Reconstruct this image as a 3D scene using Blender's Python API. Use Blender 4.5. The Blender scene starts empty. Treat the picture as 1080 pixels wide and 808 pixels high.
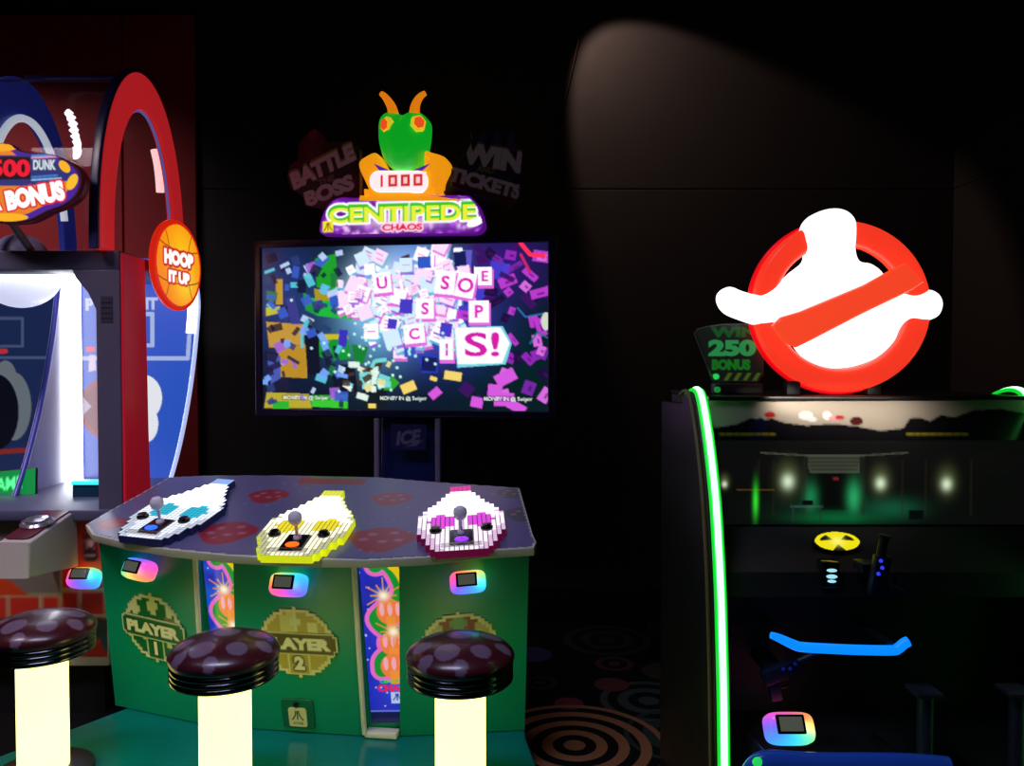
import bpy, bmesh, math, random
import numpy as np
from mathutils import Vector, Matrix

PI = math.pi
R = math.radians
scn = bpy.context.scene
COL = scn.collection
rnd = random.Random(7)

# ------------------------------------------------------------------ camera
FPX, CX, CY = 850.0, 540.0, 404.0
CAM = Vector((0, 0, 1.40))
PITCH = R(1.5)
FWD = Vector((0, math.cos(PITCH), -math.sin(PITCH)))
UP = Vector((0, math.sin(PITCH), math.cos(PITCH)))
RIGHT = Vector((1, 0, 0))
cd = bpy.data.cameras.new('camera')
cd.sensor_width = 36
cd.lens = 36 * FPX / 1080
cam = bpy.data.objects.new('camera', cd)
COL.objects.link(cam)
cam.location = CAM
cam.rotation_euler = (PI / 2 - PITCH, 0, 0)
scn.camera = cam


def ray(px, py):
    return FWD + RIGHT * ((px - CX) / FPX) + UP * (-(py - CY) / FPX)


class Frame:
    """A thing's own coordinates (base point and turn about the vertical)."""
    def __init__(self, o=(0, 0, 0), yaw=0.0):
        self.M = Matrix.Translation(Vector(o)) @ Matrix.Rotation(yaw, 4, 'Z')
        self.I = self.M.inverted()
        self.c = self.I @ CAM

    def d(self, px, py):
        return self.I.to_3x3() @ ray(px, py)

    def hit(self, px, py, p0, n):
        d = self.d(px, py)
        n = Vector(n)
        t = (Vector(p0) - self.c).dot(n) / d.dot(n)
        return self.c + d * t

    def y(self, px, py, y):
        return self.hit(px, py, (0, y, 0), (0, 1, 0))

    def x(self, px, py, x):
        return self.hit(px, py, (x, 0, 0), (1, 0, 0))

    def z(self, px, py, z):
        return self.hit(px, py, (0, 0, z), (0, 0, 1))


W = Frame()


def basis(o, x, y):
    """Plane coordinates: x, y in the plane, z out of it."""
    x = Vector(x).normalized()
    y = Vector(y)
    y = (y - x * y.dot(x)).normalized()
    z = x.cross(y)
    M = Matrix.Identity(4)
    for i, v in enumerate((x, y, z)):
        for k in range(3):
            M[k][i] = v[k]
    o = Vector(o)
    for k in range(3):
        M[k][3] = o[k]
    return M


def front(o):
    return basis(o, (1, 0, 0), (0, 0, 1))


# ------------------------------------------------------------------ colour and materials
def lin1(v):
    v = v / 255.0
    return v / 12.92 if v <= 0.04045 else ((v + 0.055) / 1.055) ** 2.4


def c(r, g, b, k=1.0):
    return (lin1(r) * k, lin1(g) * k, lin1(b) * k)


MATS = {}


def mat(name, col=(0.5, 0.5, 0.5), rough=0.5, metal=0.0, emit=None, es=0.0, noise=0.0, nscale=40.0, coat=0.0, spec=0.5):
    if name in MATS:
        return MATS[name]
    m = bpy.data.materials.new(name)
    m.use_nodes = True
    nt = m.node_tree
    b = nt.nodes['Principled BSDF']
    b.inputs['Base Color'].default_value = (*col, 1)
    b.inputs['Roughness'].default_value = rough
    b.inputs['Metallic'].default_value = metal
    b.inputs['Coat Weight'].default_value = coat
    b.inputs['Specular IOR Level'].default_value = spec
    if emit is not None:
        b.inputs['Emission Color'].default_value = (*emit, 1)
        b.inputs['Emission Strength'].default_value = es
    if noise:
        tc = nt.nodes.new('ShaderNodeTexCoord')
        n = nt.nodes.new('ShaderNodeTexNoise')
        n.inputs['Scale'].default_value = nscale
        n.inputs['Detail'].default_value = 4
        nt.links.new(tc.outputs['Object'], n.inputs['Vector'])
        mr = nt.nodes.new('ShaderNodeMapRange')
        mr.inputs['To Min'].default_value = 1 - noise
        mr.inputs['To Max'].default_value = 1 + noise
        nt.links.new(n.outputs['Fac'], mr.inputs['Value'])
        mx = nt.nodes.new('ShaderNodeMix')
        mx.data_type = 'RGBA'
        mx.blend_type = 'MULTIPLY'
        mx.inputs['Factor'].default_value = 1
        mx.inputs[6].default_value = (*col, 1)
        nt.links.new(mr.outputs['Result'], mx.inputs[7])
        nt.links.new(mx.outputs[2], b.inputs['Base Color'])
        rr = nt.nodes.new('ShaderNodeMapRange')
        rr.inputs['To Min'].default_value = max(0.02, rough - 0.08)
        rr.inputs['To Max'].default_value = min(1, rough + 0.08)
        nt.links.new(n.outputs['Fac'], rr.inputs['Value'])
        nt.links.new(rr.outputs['Result'], b.inputs['Roughness'])
    MATS[name] = m
    return m


def painted(name, emit=0.0, rough=0.4, coat=0.0, spec=0.5):
    """Colour from the mesh's own 'Col' layer: printed (emit 0) or shown by a lit screen or backlit sign."""
    if name in MATS:
        return MATS[name]
    m = bpy.data.materials.new(name)
    m.use_nodes = True
    nt = m.node_tree
    b = nt.nodes['Principled BSDF']
    a = nt.nodes.new('ShaderNodeAttribute')
    a.attribute_name = 'Col'
    b.inputs['Roughness'].default_value = rough
    b.inputs['Coat Weight'].default_value = coat
    b.inputs['Specular IOR Level'].default_value = spec
    if emit:
        b.inputs['Base Color'].default_value = (0.01, 0.01, 0.01, 1)
        nt.links.new(a.outputs['Color'], b.inputs['Emission Color'])
        b.inputs['Emission Strength'].default_value = emit
    else:
        nt.links.new(a.outputs['Color'], b.inputs['Base Color'])
    MATS[name] = m
    return m


def glass_mat(name, tint=(1, 1, 1), clear=0.92, rough=0.03):
    if name in MATS:
        return MATS[name]
    m = bpy.data.materials.new(name)
    m.use_nodes = True
    nt = m.node_tree
    nt.nodes.remove(nt.nodes['Principled BSDF'])
    out = nt.nodes['Material Output']
    t = nt.nodes.new('ShaderNodeBsdfTransparent')
    t.inputs['Color'].default_value = (*tint, 1)
    g = nt.nodes.new('ShaderNodeBsdfGlossy')
    g.inputs['Roughness'].default_value = rough
    mx = nt.nodes.new('ShaderNodeMixShader')
    mx.inputs['Fac'].default_value = 1 - clear
    nt.links.new(t.outputs[0], mx.inputs[1])
    nt.links.new(g.outputs[0], mx.inputs[2])
    nt.links.new(mx.outputs[0], out.inputs['Surface'])
    MATS[name] = m
    return m


# ------------------------------------------------------------------ mesh helpers
def link(name, me, m=None, parent=None, sharp=35):
    o = bpy.data.objects.new(name, me)
    COL.objects.link(o)
    if m is not None:
        me.materials.clear()
        me.materials.append(m)
    if parent is not None:
        o.parent = parent
    if sharp is not None and len(me.polygons):
        me.polygons.foreach_set('use_smooth', [True] * len(me.polygons))
        me.set_sharp_from_angle(angle=R(sharp))
    return o


def obj(name, bm, m, parent=None, sharp=35, fix=True):
    if fix:
        bmesh.ops.recalc_face_normals(bm, faces=bm.faces[:])
    me = bpy.data.meshes.new(name)
    bm.to_mesh(me)
    bm.free()
    return link(name, me, m, parent, sharp)


def new():
    return bmesh.new()


def box(bm, lo, hi, M=None, bevel=0.0, seg=2):
    t = bmesh.new()
    bmesh.ops.create_cube(t, size=1)
    lo, hi = Vector(lo), Vector(hi)
    for v in t.verts:
        v.co = Vector([(lo[i] + hi[i]) / 2 + v.co[i] * (hi[i] - lo[i]) for i in range(3)])
    if bevel:
        bmesh.ops.bevel(t, geom=t.edges[:], offset=bevel, segments=seg, affect='EDGES', profile=0.5)
    return merge(bm, t, M)


def merge(bm, t, M=None):
    if M is not None:
        t.transform(M)
    me = bpy.data.meshes.new('tmp')
    t.to_mesh(me)
    t.free()
    bm.from_mesh(me)
    bpy.data.meshes.remove(me)
    return bm


def tube(bm, pts, r, seg=10, closed=False):
    pts = [Vector(p) for p in pts]
    n = len(pts)
    rs = r if isinstance(r, (list, tuple)) else [r] * n
    rings = []
    prev = None
    for i, p in enumerate(pts):
        a = pts[(i - 1) % n] if (i > 0 or closed) else p
        b = pts[(i + 1) % n] if (i < n - 1 or closed) else p
        t = (b - a).normalized()
        if prev is None:
            ref = Vector((0, 0, 1)) if abs(t.z) < 0.9 else Vector((1, 0, 0))
            u = t.cross(ref).normalized()
        else:
            u = (prev - t * prev.dot(t)).normalized()
        prev = u
        v = t.cross(u)
        rings.append([bm.verts.new(p + (u * math.cos(2 * PI * k / seg) + v * math.sin(2 * PI * k / seg)) * rs[i]) for k in range(seg)])
    m = n if closed else n - 1
    for i in range(m):
        A, B = rings[i], rings[(i + 1) % n]
        for k in range(seg):
            bm.faces.new((A[k], A[(k + 1) % seg], B[(k + 1) % seg], B[k]))
    if not closed:
        bm.faces.new(rings[0][::-1])
        bm.faces.new(rings[-1])
    return bm


def lathe(bm, prof, seg=48, M=None):
    """prof: list of (radius, z), open at neither end where radius is 0."""
    t = bmesh.new()
    rings = []
    for r, z in prof:
        if r < 1e-6:
            rings.append([t.verts.new((0, 0, z))])
        else:
            rings.append([t.verts.new((r * math.cos(2 * PI * k / seg), r * math.sin(2 * PI * k / seg), z)) for k in range(seg)])
    for A, B in zip(rings, rings[1:]):
        for k in range(seg):
            a, b = A[k % len(A)], A[(k + 1) % len(A)]
            d, e = B[k % len(B)], B[(k + 1) % len(B)]
            vs = []
            for v in (a, b, e, d):
                if v not in vs:
                    vs.append(v)
            if len(vs) > 2:
                t.faces.new(vs)
    for rg in (rings[0], rings[-1]):
        if len(rg) > 2:
            try:
                t.faces.new(rg)
            except ValueError:
                pass
    return merge(bm, t, M)


def catmull(pts, n=6, closed=True):
    out = []
    L = len(pts)
    for i in range(L if closed else L - 1):
        p = [Vector(pts[(i + k) % L] if closed else pts[min(max(i + k, 0), L - 1)]) for k in (-1, 0, 1, 2)]
        for s in range(n):
            t = s / n
            out.append(tuple(0.5 * ((2 * p[1]) + (p[2] - p[0]) * t + (2 * p[0] - 5 * p[1] + 4 * p[2] - p[3]) * t * t + (3 * p[1] - p[0] - 3 * p[2] + p[3]) * t ** 3)))
    if not closed:
        out.append(tuple(pts[-1]))
    return out


def ell(cx, cy, rx, ry, n=48, a0=0, a1=2 * PI, rot=0.0):
    full = abs(a1 - a0 - 2 * PI) < 1e-6
    k = n if full else n + 1
    out = []
    for i in range(k):
        a = a0 + (a1 - a0) * i / n
        x, y = rx * math.cos(a), ry * math.sin(a)
        out.append((cx + x * math.cos(rot) - y * math.sin(rot), cy + x * math.sin(rot) + y * math.cos(rot)))
    return out


def rrect(x0, y0, x1, y1, r, n=5):
    out = []
    for (cx, cy, a) in ((x1 - r, y1 - r, 0), (x0 + r, y1 - r, 90), (x0 + r, y0 + r, 180), (x1 - r, y0 + r, 270)):
        for i in range(n + 1):
            t = R(a + 90 * i / n)
            out.append((cx + r * math.cos(t), cy + r * math.sin(t)))
    return out


def solid(loops, thick, bevel=0.0, M=None, z0=None, res=3):
    """Filled outline (first loop outer, others holes) of given thickness with rounded rims, as a mesh. z0: height of its back."""
    cu = bpy.data.curves.new('outline', 'CURVE')
    cu.dimensions = '2D'
    cu.fill_mode = 'BOTH'
    for lp in loops:
        s = cu.splines.new('POLY')
        s.points.add(len(lp) - 1)
        for p, q in zip(s.points, lp):
            p.co = (q[0], q[1], 0, 1)
        s.use_cyclic_u = True
    bevel = min(bevel, thick * 0.499)
    cu.extrude = thick / 2 - bevel
    cu.bevel_depth = bevel
    cu.bevel_resolution = res
    cu.offset = -bevel
    o = bpy.data.objects.new('outline', cu)
    me = bpy.data.meshes.new_from_object(o)
    bpy.data.objects.remove(o)
    bpy.data.curves.remove(cu)
    bm = bmesh.new()
    bm.from_mesh(me)
    bpy.data.meshes.remove(me)
    bmesh.ops.remove_doubles(bm, verts=bm.verts[:], dist=1e-6)
    if z0 is not None:
        bm.transform(Matrix.Translation((0, 0, z0 + thick / 2)))
    if M is not None:
        bm.transform(M)
    return bm


_TXT = {}


def text_tris(s, bold=0.02):
    """Triangles of a line of writing, scaled to capital height 1, and its width."""
    key = (s, bold)
    if key in _TXT:
        return _TXT[key]
    cu = bpy.data.curves.new('writing', 'FONT')
    cu.body = s
    cu.size = 1.0
    cu.offset = bold
    cu.resolution_u = 4
    o = bpy.data.objects.new('writing', cu)
    me = bpy.data.meshes.new_from_object(o)
    bpy.data.objects.remove(o)
    bpy.data.curves.remove(cu)
    me.calc_loop_triangles()
    V = np.array([v.co[:2] for v in me.vertices]) if len(me.vertices) else np.zeros((0, 2))
    T = np.array([t.vertices[:] for t in me.loop_triangles]) if len(me.loop_triangles) else np.zeros((0, 3), int)
    bpy.data.meshes.remove(me)
    if len(V):
        capcu = 0.69 + 2 * bold
        x0, x1 = V[:, 0].min(), V[:, 0].max()
        V = (V - [(x0 + x1) / 2, capcu / 2 - bold]) / capcu
        w = (x1 - x0) / capcu
    else:
        w = 0
    _TXT[key] = (V, T, w)
    return _TXT[key]


class Canvas:
    """A picture held as a colour grid; drawing units are (x0..x1, y0..y1), y running from the bottom (y0) row to the top (y1)."""
    def __init__(self, x0, y0, x1, y1, nx, bg=(0, 0, 0)):
        self.x0, self.y0, self.x1, self.y1 = x0, y0, x1, y1
        self.nx = nx
        self.ny = max(4, int(round(nx * abs(y1 - y0) / abs(x1 - x0))))
        self.S = 2
        self.a = np.zeros((self.ny * self.S, self.nx * self.S, 3), np.float32)
        self.a[:] = bg
        H, Wd = self.a.shape[:2]
        self.X, self.Y = np.meshgrid(x0 + (np.arange(Wd) + .5) / Wd * (x1 - x0), y0 + (np.arange(H) + .5) / H * (y1 - y0))

    def _win(self, xa, xb, ya, yb):
        H, Wd = self.a.shape[:2]
        i = sorted(((xa - self.x0) / (self.x1 - self.x0) * Wd, (xb - self.x0) / (self.x1 - self.x0) * Wd))
        j = sorted(((ya - self.y0) / (self.y1 - self.y0) * H, (yb - self.y0) / (self.y1 - self.y0) * H))
        return slice(max(0, int(j[0]) - 1), min(H, int(j[1]) + 2)), slice(max(0, int(i[0]) - 1), min(Wd, int(i[1]) + 2))

    def _put(self, w, mask, col, al):
        if mask.size:
            k = (mask * al)[..., None]
            self.a[w] = self.a[w] * (1 - k) + np.array(col, np.float32) * k

    def poly(self, pts, col, al=1.0):
        P = np.array([p[:2] for p in pts], float)
        w = self._win(P[:, 0].min(), P[:, 0].max(), P[:, 1].min(), P[:, 1].max())
        X, Y = self.X[w], self.Y[w]
        ins = np.zeros(X.shape, bool)
        for (xa, ya), (xb, yb) in zip(P, np.roll(P, -1, 0)):
            if ya == yb:
                continue
            ins ^= ((Y > ya) != (Y > yb)) & (X < (xb - xa) * (Y - ya) / (yb - ya) + xa)
        self._put(w, ins, col, al)

    def ell(self, cx, cy, rx, ry, col, al=1.0, rot=0.0):
        m = max(rx, ry)
        w = self._win(cx - m, cx + m, cy - m, cy + m)
        X, Y = self.X[w] - cx, self.Y[w] - cy
        u = X * math.cos(rot) + Y * math.sin(rot)
        v = -X * math.sin(rot) + Y * math.cos(rot)
        self._put(w, (u / rx) ** 2 + (v / ry) ** 2 < 1, col, al)

    def glow(self, cx, cy, rx, ry, col, al=1.0):
        w = self._win(cx - 3 * rx, cx + 3 * rx, cy - 3 * ry, cy + 3 * ry)
        X, Y = self.X[w] - cx, self.Y[w] - cy
        self._put(w, np.exp(-((X / rx) ** 2 + (Y / ry) ** 2)), col, al)

    def rect(self, cx, cy, w, h, col, al=1.0, rot=0.0):
        self.poly([(cx + x * math.cos(rot) - y * math.sin(rot), cy + x * math.sin(rot) + y * math.cos(rot)) for x, y in ((-w / 2, -h / 2), (w / 2, -h / 2), (w / 2, h / 2), (-w / 2, h / 2))], col, al)

    def line(self, pts, wd, col, al=1.0):
        for p, q in zip(pts, pts[1:]):
            dx, dy = q[0] - p[0], q[1] - p[1]
            L = math.hypot(dx, dy)
            if L > 1e-9:
                self.rect((p[0] + q[0]) / 2, (p[1] + q[1]) / 2, L, wd, col, al, math.atan2(dy, dx))
        for p in pts:
            self.ell(p[0], p[1], wd / 2, wd / 2, col, al)

    def text(self, s, cx, cy, h, col, w=None, rot=0.0, shear=0.0, bold=0.02, al=1.0, edge=None, ew=0.0):
        sy = 1 if self.y1 > self.y0 else -1
        if edge is not None:
            n = 10
            for k in range(n):
                self.text(s, cx + ew * math.cos(2 * PI * k / n), cy + ew * math.sin(2 * PI * k / n), h, edge, w, rot, shear, bold, al)
        V, T, tw = text_tris(s, bold)
        if not len(T):
            return
        kx = h if w is None else w / tw
        x = V[:, 0] * kx + V[:, 1] * h * shear
        y = V[:, 1] * h
        P = np.stack([cx + x * math.cos(rot) - y * math.sin(rot), cy + sy * (x * math.sin(rot) + y * math.cos(rot))], 1)
        w_ = self._win(P[:, 0].min(), P[:, 0].max(), P[:, 1].min(), P[:, 1].max())
        X, Y = self.X[w_], self.Y[w_]
        m = np.zeros(X.shape, bool)
        for t in T:
            a, b, d = P[t]
            s1 = (X - a[0]) * (b[1] - a[1]) - (Y - a[1]) * (b[0] - a[0])
            s2 = (X - b[0]) * (d[1] - b[1]) - (Y - b[1]) * (d[0] - b[0])
            s3 = (X - d[0]) * (a[1] - d[1]) - (Y - d[1]) * (a[0] - d[0])
            m |= ((s1 >= 0) & (s2 >= 0) & (s3 >= 0)) | ((s1 <= 0) & (s2 <= 0) & (s3 <= 0))
        self._put(w_, m, col, al)

    def mesh(self, name, place, m, parent, mask=None):
        """place(x, y) -> point; one quad per grid cell, colours per vertex. mask: outline polygon in drawing units."""
        S = self.S
        img = self.a.reshape(self.ny, S, self.nx, S, 3).mean((1, 3))
        nx, ny = self.nx, self.ny
        xs = self.x0 + np.arange(nx) / (nx - 1) * (self.x1 - self.x0)
        ys = self.y0 + np.arange(ny) / (ny - 1) * (self.y1 - self.y0)
        keep = np.ones((ny, nx), bool)
        if mask is not None:
            X, Y = np.meshgrid(xs, ys)
            P = np.array([p[:2] for p in mask], float)
            keep[:] = False
            for (xa, ya), (xb, yb) in zip(P, np.roll(P, -1, 0)):
                if ya != yb:
                    keep ^= ((Y > ya) != (Y > yb)) & (X < (xb - xa) * (Y - ya) / (yb - ya) + xa)
        idx = -np.ones((ny, nx), int)
        vs, cs = [], []
        for j in range(ny):
            for i in range(nx):
                if keep[j, i]:
                    idx[j, i] = len(vs)
                    vs.append(tuple(place(xs[i], ys[j])))
                    cs.append(img[j, i])
        a, b, d, e = idx[:-1, :-1], idx[:-1, 1:], idx[1:, 1:], idx[1:, :-1]
        ok = (a >= 0) & (b >= 0) & (d >= 0) & (e >= 0)
        fs = np.stack([a[ok], b[ok], d[ok], e[ok]], 1)
        if (self.y1 < self.y0) != (self.x1 < self.x0):
            fs = fs[:, ::-1]
        me = bpy.data.meshes.new(name)
        me.from_pydata(vs, [], fs.tolist())
        at = me.color_attributes.new('Col', 'FLOAT_COLOR', 'POINT')
        buf = np.ones((len(vs), 4), np.float32)
        buf[:, :3] = np.array(cs)
        at.data.foreach_set('color', buf.ravel())
        return link(name, me, m, parent, sharp=None)


def onM(M):
    return lambda x, y: M @ Vector((x, y, 0))


def quad(P00, P10, P11, P01, x0, y0, x1, y1):
    """bilinear placing: (x0,y0)->P00, (x1,y0)->P10, (x1,y1)->P11, (x0,y1)->P01"""
    P = [Vector(p) for p in (P00, P10, P11, P01)]

    def f(x, y):
        u, v = (x - x0) / (x1 - x0), (y - y0) / (y1 - y0)
        return P[0] * (1 - u) * (1 - v) + P[1] * u * (1 - v) + P[2] * u * v + P[3] * (1 - u) * v
    return f


def vcol(bm, fn):
    """give every vertex of a bmesh a colour by position"""
    L = bm.verts.layers.float_color.new('Col')
    for v in bm.verts:
        v[L] = (*fn(v.co), 1)
    return bm


def thing(name, label, cat, frame=None, loc=(0, 0, 0), group=None):
    o = bpy.data.objects.new(name, None)
    COL.objects.link(o)
    if frame is not None:
        o.matrix_world = frame.M
    else:
        o.location = loc
    o['label'] = label
    o['category'] = cat
    if group:
        o['group'] = group
    return o


def struct(o):
    o['kind'] = 'structure'
    return o


# ------------------------------------------------------------------ shared materials
BLACK = mat('black_plastic', c(22, 22, 26), 0.45, noise=0.1)
GLOSSB = mat('gloss_black', c(14, 14, 18), 0.15, coat=0.3)
NAVY = mat('navy_paint', c(34, 36, 70), 0.3, noise=0.06)
CREAM = mat('cream_edging', c(226, 224, 205), 0.45)
SCREENGREY = mat('reader_display', c(60, 62, 60), 0.2, emit=c(70, 72, 62), es=1.0)
SIGN = painted('backlit_sign', emit=1.0, rough=0.3)
PRINT = painted('printed_sheet', rough=0.4)
CLEAR = glass_mat('clear_acrylic', (0.97, 0.97, 1.0), 0.94)

# ================================================================== the room
YW = 4.62
XR = 2.516
ZC = 3.55


def plane_box(name, lo, hi, m):
    return struct(obj(name, box(new(), lo, hi), m, sharp=None))


# carpet: black with rings and dots woven in
def carpet_mat():
    m = bpy.data.materials.new('arcade_carpet')
    m.use_nodes = True
    nt = m.node_tree
    b = nt.nodes['Principled BSDF']
    b.inputs['Roughness'].default_value = 0.95
    b.inputs['Specular IOR Level'].default_value = 0.1
    geo = nt.nodes.new('ShaderNodeNewGeometry')
    col = None

    def mix(fac, a, bb):
        x = nt.nodes.new('ShaderNodeMix')
        x.data_type = 'RGBA'
        nt.links.new(fac, x.inputs['Factor'])
        if a is None:
            x.inputs[6].default_value = (*c(17, 17, 17), 1)
        else:
            nt.links.new(a, x.inputs[6])
        x.inputs[7].default_value = (*bb, 1)
        return x.outputs[2]

    def math_(op, a, bv=None):
        n = nt.nodes.new('ShaderNodeMath')
        n.operation = op
        nt.links.new(a, n.inputs[0])
        if bv is not None:
            if isinstance(bv, float):
                n.inputs[1].default_value = bv
            else:
                nt.links.new(bv, n.inputs[1])
        return n.outputs[0]

    def dist(p):
        n = nt.nodes.new('ShaderNodeVectorMath')
        n.operation = 'DISTANCE'
        nt.links.new(geo.outputs['Position'], n.inputs[0])
        n.inputs[1].default_value = (p[0], p[1], 0)
        return n.outputs['Value']
    # (pixel where it lies, outer radius, ring period, colour)
    spots = [((684, 739), .20, .085, c(56, 66, 60)), ((645, 722), .075, 0, c(92, 50, 46)),
             ((600, 742), .06, 0, c(110, 48, 56)), ((700, 708), .10, 0, c(58, 46, 38)), ((640, 675), .22, .09, c(44, 42, 34)),
             ((560, 690), .10, 0, c(46, 42, 66)), ((648, 700), .10, .06, c(70, 40, 40)), ((80, 725), .08, 0, c(40, 60, 50)),
             ((720, 775), .22, .1, c(44, 56, 50)), ((570, 720), .09, .05, c(44, 40, 60)), ((715, 660), .16, .07, c(40, 50, 40)), ((606, 786), .345, .08, c(150, 100, 66))]
    for (px, py), r, per, cc in spots:
        d = dist(W.z(px, py, 0))
        f = math_('LESS_THAN', d, r)
        if per:
            k = math_('MODULO', d, per)
            f = math_('MULTIPLY', f, math_('LESS_THAN', k, per * 0.5))
        col = mix(f, col, cc)
    n = nt.nodes.new('ShaderNodeTexNoise')
    n.inputs['Scale'].default_value = 180
    nt.links.new(geo.outputs['Position'], n.inputs['Vector'])
    mr = nt.nodes.new('ShaderNodeMapRange')
    mr.inputs['To Min'].default_value = 0.6
    mr.inputs['To Max'].default_value = 1.4
    nt.links.new(n.outputs['Fac'], mr.inputs['Value'])
    x = nt.nodes.new('ShaderNodeMix')
    x.data_type = 'RGBA'
    x.blend_type = 'MULTIPLY'
    x.inputs['Factor'].default_value = 1
    nt.links.new(col, x.inputs[6])
    nt.links.new(mr.outputs['Result'], x.inputs[7])
    nt.links.new(x.outputs[2], b.inputs['Base Color'])
    return m


wall_m = mat('dark_wall_paint', c(36, 34, 37), 0.8, noise=0.08, nscale=6)
wall2_m = mat('dark_side_wall_paint', c(48, 42, 43), 0.8, noise=0.08, nscale=6)
red_m = mat('red_wall_paint', c(150, 24, 30), 0.7, noise=0.08, nscale=6)
ceil_m = mat('black_ceiling', c(12, 12, 13), 0.9)
XL = W.y(209, 150, YW).x
zj = W.y(820, 199, YW).z
zr = W.y(100, 15, YW - .04).z
plane_box('floor', (-4.6, -1.5, -.1), (XR + .1, YW + .1, 0), carpet_mat())
plane_box('ceiling', (-4.6, -1.5, ZC), (XR + .1, YW + .1, ZC + .1), ceil_m)
bw = new()
box(bw, (XL, YW, 0), (XR + .1, YW + .1, zj - .006), bevel=.003, seg=1)
box(bw, (XL, YW, zj), (XR + .1, YW + .1, ZC), bevel=.003, seg=1)
box(bw, (XL, YW + .006, zj - .02), (XR + .1, YW + .1, zj + .02))
struct(obj('wall_back', bw, wall_m, sharp=None))
rw = new()
xs_ = W.y(131, 20, YW).x
box(rw, (-4.6, YW - .04, 0), (xs_ - .006, YW + .1, zr), bevel=.003, seg=1)
box(rw, (xs_ + .006, YW - .04, 0), (XL, YW + .1, zr), bevel=.003, seg=1)
box(rw, (-4.6, YW - .025, 0), (XL, YW + .1, zr - .01))
struct(obj('wall_back_left', rw, red_m, sharp=None))
plane_box('wall_back_upper', (-4.6, YW, zr), (XL, YW + .1, ZC), mat('upper_black_paint', c(20, 18, 20), 0.8))
sw = new()
box(sw, (XR, -1.5, 0), (XR + .1, YW, zj - .006), bevel=.003, seg=1)
box(sw, (XR, -1.5, zj), (XR + .1, YW, ZC), bevel=.003, seg=1)
box(sw, (XR + .006, -1.5, zj - .02), (XR + .1, YW, zj + .02))
struct(obj('wall_right', sw, wall2_m, sharp=None))
plane_box('baseboard_back', (XL, YW - .012, 0), (XR, YW, .1), mat('black_baseboard', c(24, 24, 26), 0.5))

# thin cable down the wall
cb = new()
tube(cb, [W.y(x, y, YW - .008) for x, y in ((634, -50), (617, 15), (610, 45), (603, 76), (596, 106), (590, 136), (587, 165), (586, 200))], .006, 8)
o = obj('wall_cable', cb, mat('cable_rubber', c(40, 22, 20), 0.6), sharp=60)
o['label'] = 'thin dark cable hanging slanted on the lit patch of the black wall'
o['category'] = 'cable'


# ================================================================== payment reader (a lit part of each machine)
def hue(t):
    t = t % 1.0
    st = [(0, (60, 150, 255)), (.14, (120, 90, 255)), (.26, (255, 70, 210)), (.38, (255, 90, 150)), (.5, (255, 150, 70)), (.62, (255, 225, 110)), (.74, (130, 240, 160)), (.86, (30, 220, 255)), (1.0, (60, 150, 255))]
    for (a, ca), (b, cb_) in zip(st, st[1:]):
        if a <= t <= b:
            k = (t - a) / (b - a)
            return c(*[ca[i] + (cb_[i] - ca[i]) * k for i in range(3)])


GLOWRING = painted('colour_ring_light', emit=1.2, rough=0.25)


def card_reader(parent, M, s=1.0, phase=0.0, tilt=-36):
    """M: plane on the panel (x right, y up, z outward)."""
    w, h, d = .066 * s, .041 * s, .044 * s
    Mt = M @ Matrix.Rotation(R(tilt), 4, 'X')

    def ringpts(kx, ky, z, dy=0):
        out = []
        for i in range(40):
            a = 2 * PI * i / 40
            ca, sa = math.cos(a), math.sin(a)
            e = .5
            out.append((kx * math.copysign(abs(ca) ** e, ca), dy + ky * math.copysign(abs(sa) ** e, sa), z))
        return out
    bm = new()
    prof = [(.86, .86, -.6), (1.0, 1.0, -.1), (1.0, 1.0, .35), (.93, .92, .75), (.78, .76, 1.0), (.6, .55, 1.04)]
    rings = []
    for kx, ky, z in prof:
        rings.append([bm.verts.new(p) for p in ringpts(w * kx, h * ky, d * z)])
    for A, B in zip(rings, rings[1:]):
        for k in range(40):
            bm.faces.new((A[k], A[(k + 1) % 40], B[(k + 1) % 40], B[k]))
    bm.faces.new(rings[0][::-1])
    bm.faces.new(rings[-1])

    def colr(p):
        a = math.atan2(p.y / h, p.x / w) / (2 * PI)
        b = hue(phase - a)
        k = .9 + 1.1 * math.exp(-((p.x - .6 * w) ** 2 + (p.y + .2 * h) ** 2) / (.4 * h) ** 2)
        return tuple(min(1.8, (x + .03) * k) for x in b)
    vcol(bm, colr)
    bm.transform(Mt)
    r = obj('card_reader', bm, GLOWRING, parent, sharp=50)
    bz = solid([rrect(-.66 * w, -.5 * h, .5 * w, .7 * h, .1 * h)], .006 * s, .002 * s, Mt, z0=d * 1.02)
    obj('reader_bezel', bz, GLOSSB, r)
    dp = solid([rrect(-.54 * w, -.34 * h, .38 * w, .54 * h, .05 * h)], .003 * s, .001 * s, Mt, z0=d * 1.02 + .006 * s)
    obj('reader_display', dp, SCREENGREY, r)
    sl = solid([rrect(.62 * w, -.5 * h, .72 * w, .5 * h, .05 * h)], .004 * s, .001 * s, Mt, z0=d * .9)
    obj('card_slot', sl, BLACK, r)
    return r


# ================================================================== three-player cabinet
CF = Frame((-.671, 2.5, 0), R(-8))
cab = thing('arcade_cabinet', 'green three player arcade cabinet with three lit joystick decks and a big screen behind', 'arcade machine', CF)
GREEN = mat('green_laminate', c(2, 150, 116), 0.38, noise=0.04)
TOPZ, TILT = .80, R(15)
tp0 = Vector((0, 0, TOPZ))
ty = Vector((0, math.cos(TILT), math.sin(TILT)))
tn = Vector((0, -math.sin(TILT), math.cos(TILT)))


def T(px, py, h=0.0):
    """pixel -> tabletop plane coordinates (x across, y towards the back)"""
    p = CF.hit(px, py, tp0 + tn * h, tn)
    q = p - tp0
    return (q.x, q.dot(ty))


MT = basis(tp0, (1, 0, 0), ty)

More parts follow.
